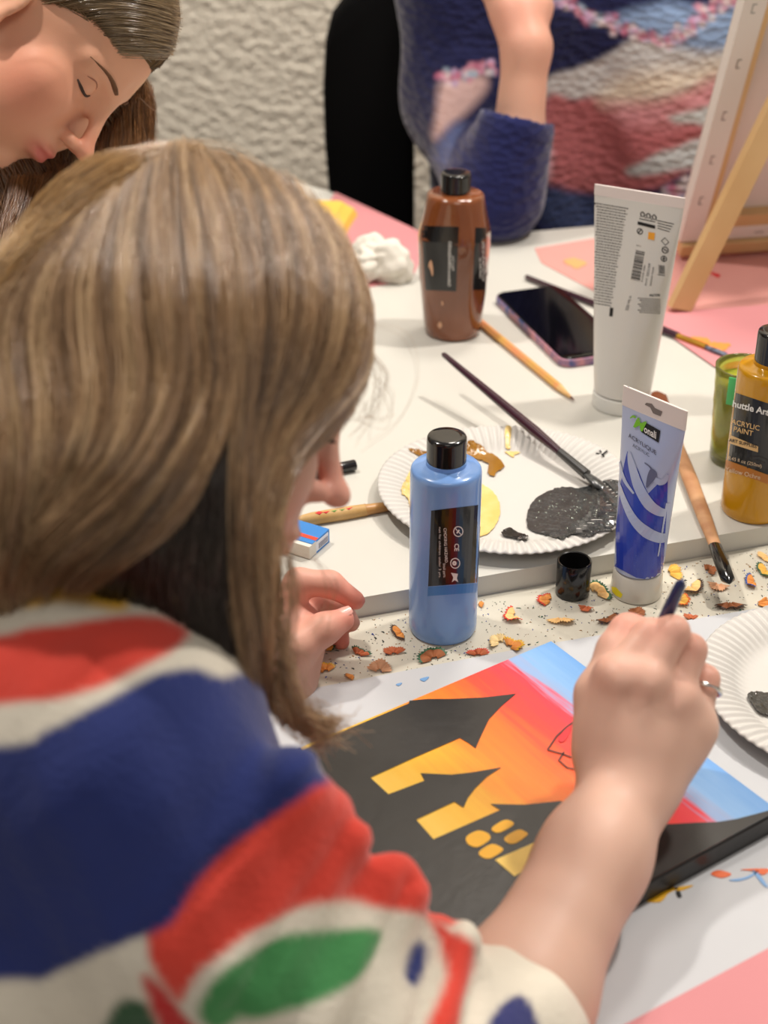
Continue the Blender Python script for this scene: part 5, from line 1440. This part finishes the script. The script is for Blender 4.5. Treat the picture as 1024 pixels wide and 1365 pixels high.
# strands following the fall of the hair all over the mass, far side included
def flow_strands(bv, V, n, m, flow, seed, step=.009, off=.0012):
    r_ = np.random.default_rng(seed); out = []
    for q in r_.integers(0, len(V), n):
        p = Vector(V[q]); pts = []; o_ = off * r_.uniform(.6, 1.6); a_ = r_.normal(size=3) * .12
        for k_ in range(m):
            h = bv.find_nearest(p); nn = h[1]; d = Vector(flow(np.array(h[0])) + a_); d = d - nn * d.dot(nn)
            pts.append(np.array(h[0] + nn * o_ * (1 if k_ < m - 3 else .3)))
            if d.length < .15: d = Vector((0, 0, -1)) if d.length < 1e-6 else d * (.15 / d.length)
            p = h[0] + d * (step / max(d.length, .6))
        pts = np.array(pts)
        for _ in range(3): pts[1:-1] = .5 * pts[1:-1] + .25 * (pts[:-2] + pts[2:])
        out.append(pts)
    return np.array(out)
def painter_flow(p):
    l = (p - HP(0, 0, 0)) @ HB; return np.array([0, 0, -1.0]) - .35 * HB[0] + .5 * HB[1] * np.sign((p - HP(0, 0, 0)) @ HB[1]) * max(0, .5 + ((p - HP(0, 0, 0)) @ HB[2]) * 8)
Sf = flow_strands(shell.b, Vh, 5200, m_pts, painter_flow, 9)
Kf = np.random.default_rng(4).random((len(Sf), 3)) * np.array([10, 1, 1])
# loose flyaways
fly = []
def loose(pts, n, spread, r_=None):
    for q in range(n):
        P = np.array([W(*p) for p in pts]); P = resample(P + rng.normal(size=P.shape) * spread * np.linspace(.3, 1, len(P))[:, None], m_pts); fly.append(P)
loose([(500, 430, .84), (540, 450, .86), (552, 500, .86), (530, 560, .86), (490, 590, .85)], 2, .003)
loose([(495, 470, .84), (510, 500, .85), (500, 540, .85), (470, 575, .84)], 14, .005)
loose([(500, 500, .84), (520, 530, .86), (515, 560, .86), (490, 560, .85), (480, 540, .85)], 5, .005)
loose([(372, 880, .81), (385, 930, .815), (415, 960, .825), (450, 965, .84)], 60, .007)
loose([(365, 900, .81), (380, 950, .815), (410, 975, .83), (440, 985, .84)], 60, .007)
loose([(352, 640, .80), (366, 740, .80), (372, 830, .805), (392, 930, .815), (425, 975, .83)], 60, .006)
loose([(372, 600, .80), (364, 700, .80), (368, 800, .805), (366, 880, .81), (384, 940, .82)], 50, .006)
loose([(385, 740, .80), (392, 800, .805), (385, 850, .81), (378, 900, .815)], 22, .005)
loose([(384, 730, .80), (420, 745, .83), (440, 790, .86), (430, 830, .86)], 3, .006)
loose([(200, 200, .87), (260, 188, .87), (320, 205, .86), (370, 245, .85)], 6, .004)
for c0 in range(7):
    q = c0 * 7
    loose([(330 + c0 * 5, 800, .80), (340 + c0 * 3, 870, .80), (352 + q * .3, 925, .812), (384 + q * .4, 962 - q * .3, .825), (430 + q * .5, 984 - q * .5, .84)], 26, .0022)
fly = np.array(fly); Kfl = np.stack([rng.random(len(fly)) * 10, rng.random(len(fly)), rng.random(len(fly))], 1)
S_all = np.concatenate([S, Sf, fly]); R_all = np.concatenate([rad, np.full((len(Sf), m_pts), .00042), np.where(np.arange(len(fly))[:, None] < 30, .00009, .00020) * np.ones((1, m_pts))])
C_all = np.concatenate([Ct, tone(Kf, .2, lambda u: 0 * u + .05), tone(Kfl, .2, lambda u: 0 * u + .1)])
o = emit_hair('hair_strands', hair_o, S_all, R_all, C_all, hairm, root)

# ------------------------------------------------------------------ the woman at the back left
WO = W(58, 36, 1.315)
WB = frame((.59, -.81, -.08), (.81, .59, .0))
wp, WP = head_prims(WO, WB, .97, .84, (.005, -.005))
loc2 = np.array([-.62, 1.25, .46])
nk2 = np.array([-.53, 1.28, 1.00])
wb = list(wp) + [pc(WP(-.045, 0, -.10), nk2, .05, .055, .03), pc(nk2, nk2 + [-.02, .16, -.06], .05, .05, .04), pc(nk2, nk2 + [-.02, -.16, -.06], .05, .05, .04), pc(nk2 - [0, 0, .08], nk2 + [-.12, 0, -.40], .10, .13, .05)]
V, Q = solid(wb, .0019, 6)
w_ = person('person', 'long-haired person in profile at the upper left, looking down with slicked-back hair', loc2)
me = make_mesh('body', local(V, loc2), Q, skin_warm, True)
C = np.tile(np.array(lin((224, 168, 138))), (len(V), 1)); red = np.array(lin((216, 118, 96)))
blush(WP(.056, -.045, -.040), .034, .6); blush(WP(.108, 0, -.033), .014, .5)
lipc = np.array(lin((196, 98, 92)))
w1 = np.exp(-(((V - WP(.094, 0, -.066)) @ WB[2]) / .0085) ** 2 - (((V - WP(.094, 0, -.066)) @ WB[1]) / .021) ** 2 - (((V - WP(.094, 0, -.066)) @ WB[0]) / .014) ** 2)[:, None]
C = C * (1 - np.clip(w1 * 1.3, 0, .9)) + lipc * np.clip(w1 * 1.3, 0, .9)
set_color(me, 'skin_tone', C); me.materials[0] = skin_a
link('body', me, w_)
face_details(w_, loc2, WP, WB, (V, Q), brow=(132, 92, 60))
top2 = solid([pc(nk2 + [-.01, .02, -.05], nk2 + [-.03, .17, -.09], .07, .065, .05), pc(nk2 + [-.01, -.02, -.05], nk2 + [-.03, -.17, -.09], .07, .065, .05), pc(nk2 - [.02, 0, .10], nk2 + [-.12, 0, -.42], .11, .12, .05)], .005, 3)
me = make_mesh('jumper', local(top2[0], loc2), top2[1], mat('dark_brown_knit', (58, 42, 36), .9, bump=.4, bscale=200), True); link('jumper', me, w_)
hz2 = [pe(WP(-.016, 0, .036), (.094, .079, .086), WB, .02), pe(WP(.022, 0, .062), (.058, .062, .048), WB, .02),
       pc(WP(-.075, 0, .0), WP(-.105, 0, -.10), .050, .048, .03)]
# lengths falling on the far side, and below the chin
hz2 += [pc(WP(-.01, .066, .02), W(164, 150, 1.42), .026, .022, .02), pc(W(164, 150, 1.42), W(160, 215, 1.43), .022, .023, .02), pc(W(165, 215, 1.43), W(150, 330, 1.42), .024, .022, .02),
        pc(W(120, 200, 1.40), W(90, 330, 1.40), .030, .034, .03), pc(W(40, 240, 1.40), W(20, 420, 1.38), .034, .040, .03), pc(WP(-.03, .07, .0), W(70, 210, 1.41), .030, .032, .03)]
hz2 += [pc(WP(.030, .060, .035), W(168, 128, 1.41), .020, .020, .02), pc(WP(.030, .062, .02), W(160, 165, 1.42), .020, .022, .02)]
hz2 += [pc(W(15, 262, 1.36), W(5, 420, 1.33), .028, .034, .03), pc(W(-30, 200, 1.34), W(-20, 400, 1.32), .045, .05, .03)]
hz2 += [sub(pe(WP(-.002, -.078, -.012), (.026, .018, .040), WB, .01)), sub(pe(WP(.050, -.045, -.030), (.052, .050, .060), WB, .01))]
Vz, Qz = solid(hz2, .003, 3)
sh2_ = Shell(Vz, Qz, 1.31)
hair_mat('dark_blonde_hair', (120, 92, 60))
me = make_mesh('hair', Vz - loc2, Qz, mat('under_hair', (96, 70, 48), .85, attr='strand_colour', spec=.1), True)
dkc = np.array(lin((86, 58, 38))); ltc = np.array(lin((96, 77, 54)))
wz = (np.clip(((Vz - WP(0, 0, 0)) @ WB[2] + .01) / .03, 0, 1) * np.clip((.055 - (Vz - WP(0, 0, 0)) @ WB[1]) / .01, 0, 1))[:, None]
set_color(me, 'strand_colour', dkc * (1 - wz) + ltc * wz)
hz_o = link('hair', me, w_)
g2 = [[(222, 70), (180, 66), (130, 64), (85, 62), (45, 66)],
      [(226, 56), (180, 46), (130, 42), (85, 44), (40, 50), (0, 40)],
      [(230, 36), (185, 22), (130, 18), (80, 24), (30, 30), (-30, 20)],
      [(232, 8), (185, -6), (130, -12), (70, -6), (10, 0), (-50, 0)],
      [(228, -30), (180, -40), (120, -40), (60, -40), (0, -40), (-60, -30)]]
S2, K2, R2 = strands_on(sh2_, g2, 420, 20, 1.31, .00022, 12, .004, wav=1.2)
g3 = [[(196, 110), (197, 150), (196, 200), (190, 300)], [(176, 130), (176, 180), (172, 230), (165, 320)], [(150, 170), (140, 230), (130, 280), (120, 340)], [(110, 215), (95, 260), (80, 310), (60, 380)], [(60, 232), (45, 280), (30, 330), (15, 400)], [(10, 240), (0, 290), (-10, 340), (-15, 400)]]
S3, K3, R3 = strands_on(sh2_, g3, 300, 20, 1.40, .00025, 13, .005, wav=2.0)
def tone2(K, lo_, hi_): 
    f = (.5 * K[:, 1] + .5 * (.5 + .5 * np.sin(K[:, 0] * 11)))[:, None]; return np.array(lin(lo_)) * (1 - f) + np.array(lin(hi_)) * f
def woman_flow(p):
    q = p - WP(0, 0, 0); return -WB[0] * 1.4 + WB[1] * 0 if (q @ WB[2] > -.01 and q @ WB[0] > -.09) else np.array([0, 0, -1.0])
S4 = flow_strands(sh2_.b, Vz, 5200, 20, woman_flow, 21, .008, .0010)
up4 = ((S4[:, 0] - WP(0, 0, 0)) @ WB[2] > -.01)[:, None]; K4 = np.random.default_rng(5).random((len(S4), 3)) * np.array([10, 1, 1])
emit_hair('hair_strands', hz_o, np.concatenate([S2, S3, S4]), np.concatenate([np.repeat(R2[:, None], 20, 1), np.repeat(R3[:, None], 20, 1), np.full((len(S4), 20), .00038)]), np.concatenate([tone2(K2, (98, 78, 54), (168, 142, 104)), tone2(K3, (74, 48, 30), (168, 116, 66)), np.where(up4, tone2(K4, (88, 70, 48), (150, 124, 90)), tone2(K4, (64, 42, 27), (140, 98, 58)))]), MATS['dark_blonde_hair'], loc2)

# ------------------------------------------------------------------ the person in the picture sweater behind the table
loc3 = np.array([.27, 2.08, .46])
ty = 2.03
tc_ = lambda px, py, y=ty: PY(px, py, y)
el3 = W(684, 258, 1.84); wr3 = W(702, 62, 1.79)
sh3 = PY(600, -110, 2.03); sh3b = PY(1010, -110, 2.05)
nk3 = PY(800, -170, 2.04)
b3 = [pc(nk3, nk3 + [0, -.01, .09], .052, .05, .03), pc(sh3, sh3b, .05, .05, .03), pc(nk3 + [0, .07, -.1], np.array([.28, 2.16, .62]), .08, .09, .06),
      pc(sh3, PY(618, 130, 2.0), .038, .034, .02), pc(PY(618, 130, 2.0), el3 + [-.012, .012, 0], .030, .022, .02), pc(el3 + [-.012, .012, 0], lerp(el3, wr3, .35), .022, .029, .02), pc(lerp(el3, wr3, .35), wr3, .031, .0262, .02)]
h3o = nk3 + np.array([0, -.06, .19])
H3 = np.array([[0, -.94, -.34], [1, 0, 0], [0, -.34, .94]]); H3[1] = np.cross(H3[2], H3[0])
hp3, P3 = head_prims(h3o, H3)
b3 += hp3
# bent wrist and hand reaching up to the left
kn = W(660, -18, 1.80)
b3 += [pc(wr3, W(690, 20, 1.795), .0262, .028, .02), pc(W(690, 20, 1.795), kn, .026, .020, .02), pc(W(715, 8, 1.80), W(690, -30, 1.80), .020, .018, .02)]
for i, (x, y) in enumerate([(628, -60), (640, -72), (656, -80), (676, -84)]):
    s0 = W(650 + 14 * i, -16 - 6 * i, 1.80); e0 = W(x, y, 1.80); b3 += chain([s0, lerp(s0, e0, .5) - FW * .01, e0], [.0098, .0088, .0070], .005)
b3 += chain([W(720, 0, 1.81), W(716, -40, 1.80), W(700, -66, 1.79)], [.013, .010, .008], .006)
p3_ = person('person', 'person in a navy patterned picture sweater sitting behind the table with one forearm raised', loc3)
V, Q = solid(b3, .0028, 3)
C = np.tile(np.array(lin((212, 164, 142))), (len(V), 1)); red = np.array(lin((214, 124, 108))); blush(W(690, 15, 1.77), .05, .3)
me = make_mesh('body', local(V, loc3), Q, skin_a, True); set_color(me, 'skin_tone', C); link('body', me, p3_)
face_details(p3_, loc3, P3, H3, (V, Q))
hh3 = solid([pe(P3(-.02, 0, .035), (.098, .086, .095), H3, .02), pc(P3(-.06, .05, 0), P3(-.07, .07, -.16), .045, .035, .03), pc(P3(-.06, -.05, 0), P3(-.07, -.07, -.16), .045, .035, .03)], .005, 3)
me = make_mesh('hair', local(hh3[0], loc3), hh3[1], mat('plain_brown_hair', (96, 70, 50), .5, var=.2, vscale=120), True); link('hair', me, p3_)
cA = W(655, 150, 1.835)
s3 = [pc(sh3 + [.02, 0, -.02], sh3b + [-.02, 0, -.02], .085, .085, .05), pc(PY(690, 20, ty + .01), PY(700, 330, ty + .02), .12, .13, .06), pc(PY(880, 20, ty + .02), PY(880, 330, ty + .02), .13, .13, .06), pc(PY(940, 0, ty + .03), PY(940, 300, ty + .03), .10, .12, .06),
      pc(sh3, PY(625, 130, 1.98), .075, .072, .05), pc(PY(618, 130, 1.98), W(655, 258, 1.87), .070, .054, .05), pc(W(662, 258, 1.86), lerp(el3, wr3, .46) + RT * -.004, .056, .047, .03)]
s3 += [sub(pc(lerp(el3, wr3, .40), lerp(el3, wr3, .80), .034, .056, .004))]
V, Q = solid(s3, .0042, 3)
PX = np.stack([512 + F_PX * ((V - EYE) @ RT) / ((V - EYE) @ FW), 682 - F_PX * ((V - EYE) @ UP) / ((V - EYE) @ FW)], 1)
V = V + (wobble(V, 22, 31) * .004)[:, None] * np.array([0, -1, 0])
base = np.tile(np.array(lin((22, 26, 68))), (len(V), 1)); pat = wobble(V, 60, 33) * 2.5
on_arm = (PX[:, 0] < 738)
dep = (V - EYE) @ FW
def z3(x, y): return (560 + x * .4297, y * .4297)
torso_mask = (V[:, 1] > 1.0) 
block([z3(*q) for q in [(390, 245), (480, 215), (560, 180), (640, 130), (720, 120), (790, 130), (900, 150), (1010, 120), (1100, 100), (1100, 240), (900, 260), (720, 300), (560, 300), (480, 310), (390, 300)]], (186, 186, 186), 4)
block([z3(*q) for q in [(395, 310), (480, 312), (560, 300), (640, 290), (760, 300), (900, 240), (1100, 220), (1100, 480), (860, 520), (700, 590), (500, 600), (400, 570)]], (168, 96, 100), 5)
block([z3(*q) for q in [(560, 300), (620, 240), (720, 215), (830, 215), (950, 190), (940, 240), (860, 270), (760, 310), (680, 330), (600, 330)]], (208, 196, 178), 14)
block([z3(*q) for q in [(600, 330), (700, 320), (820, 300), (930, 250), (900, 330), (820, 380), (700, 390), (620, 370)]], (196, 136, 142), 14)
block([z3(*q) for q in [(770, 360), (840, 340), (930, 318), (990, 310), (990, 400), (860, 385), (790, 380)]], (182, 188, 188), 4)
block([z3(*q) for q in [(640, 530), (700, 495), (780, 460), (860, 430), (960, 400), (960, 500), (860, 515), (760, 530), (680, 545)]], (182, 188, 190), 4)
block([z3(*q) for q in [(600, 60), (680, 30), (780, 10), (900, 30), (1000, 20), (1020, 120), (900, 150), (800, 140), (760, 130), (700, 100)]], (132, 158, 196), 10)
block([z3(*q) for q in [(400, 580), (520, 600), (600, 600), (560, 700), (400, 690)]], (50, 62, 100), 8)
block([z3(*q) for q in [(380, 440), (412, 470), (410, 540), (390, 560)]], (204, 160, 170), 5)
block([z3(*q) for q in [(60, 260), (110, 240), (190, 230), (200, 280), (120, 370), (60, 430), (40, 420), (50, 330)]], (206, 172, 168), 8)
block([z3(*q) for q in [(60, 430), (110, 380), (140, 400), (120, 450), (160, 560), (100, 540), (40, 500)]], (84, 96, 142), 10)
# fluffy trim of small pink, lilac and white tufts
pt_pts = []
for pl in [[(430, -5), (480, 15), (520, 50), (570, 70), (640, 90), (700, 115), (765, 130)], [(765, 130), (830, 90), (880, 40), (960, 5), (1010, -5)], [(75, 235), (120, 235), (170, 215), (215, 205)], [(770, 590), (820, 590), (850, 560)]]:
    for p in resample([z3(*q) for q in pl], 26 if pl[0][0] in (430, 765) and len(pl) > 4 else 12): pt_pts.append(p)
cols = [(204, 138, 158), (186, 158, 190), (212, 198, 200), (184, 106, 134), (150, 168, 186)]
for i, p in enumerate(pt_pts):
    for q in range(3):
        c_ = p + rng.normal(size=2) * 4.5; d = np.linalg.norm(PX - c_, axis=1); w = np.clip(1.3 - d / 5.5, 0, 1)[:, None]
        base = base * (1 - w) + np.array(lin(cols[rng.integers(5)])) * w
# arm sleeve in front of the body keeps its navy
seg_a, seg_b = W(658, 258, 1.865), lerp(el3, wr3, .55)
ba = seg_b - seg_a; pa = V - seg_a; tt_ = np.clip((pa @ ba) / (ba @ ba), 0, 1); dd = np.linalg.norm(pa - tt_[:, None] * ba, axis=1)
u_a = PY(625, 130, 1.98); ba2 = seg_a - u_a; pa2 = V - u_a; t2 = np.clip((pa2 @ ba2) / (ba2 @ ba2), .45, 1); dd2 = np.linalg.norm(pa2 - t2[:, None] * ba2, axis=1)
w = (np.clip((.068 - dd) / .006, 0, 1))[:, None]
base = base * (1 - w) + np.array(lin((28, 33, 84))) * w
me = make_mesh('sweater', local(V, loc3), Q, skin, True); set_color(me, 'knit_colour', base)
k3 = mat('picture_knit', (200, 200, 200), .92, attr='knit_colour', bump=.0, sheen=.3, spec=.2)
nt = k3.node_tree; b = nt.nodes['Principled BSDF']; tcn = nt.nodes.new('ShaderNodeTexCoord'); mpn = nt.nodes.new('ShaderNodeMapping')
mpn.inputs['Rotation'].default_value = (0, math.radians(35), 0); mpn.inputs['Scale'].default_value = (1, .4, 1.6)
vz = nt.nodes.new('ShaderNodeTexVoronoi'); vz.inputs['Scale'].default_value = 75
bpn = nt.nodes.new('ShaderNodeBump'); bpn.inputs['Strength'].default_value = .9; bpn.inputs['Distance'].default_value = .0028
nt.links.new(tcn.outputs['Object'], mpn.inputs[0]); nt.links.new(mpn.outputs[0], vz.inputs['Vector']); nt.links.new(vz.outputs['Distance'], bpn.inputs['Height']); nt.links.new(bpn.outputs[0], b.inputs['Normal'])
me.materials[0] = k3
link('sweater', me, p3_)
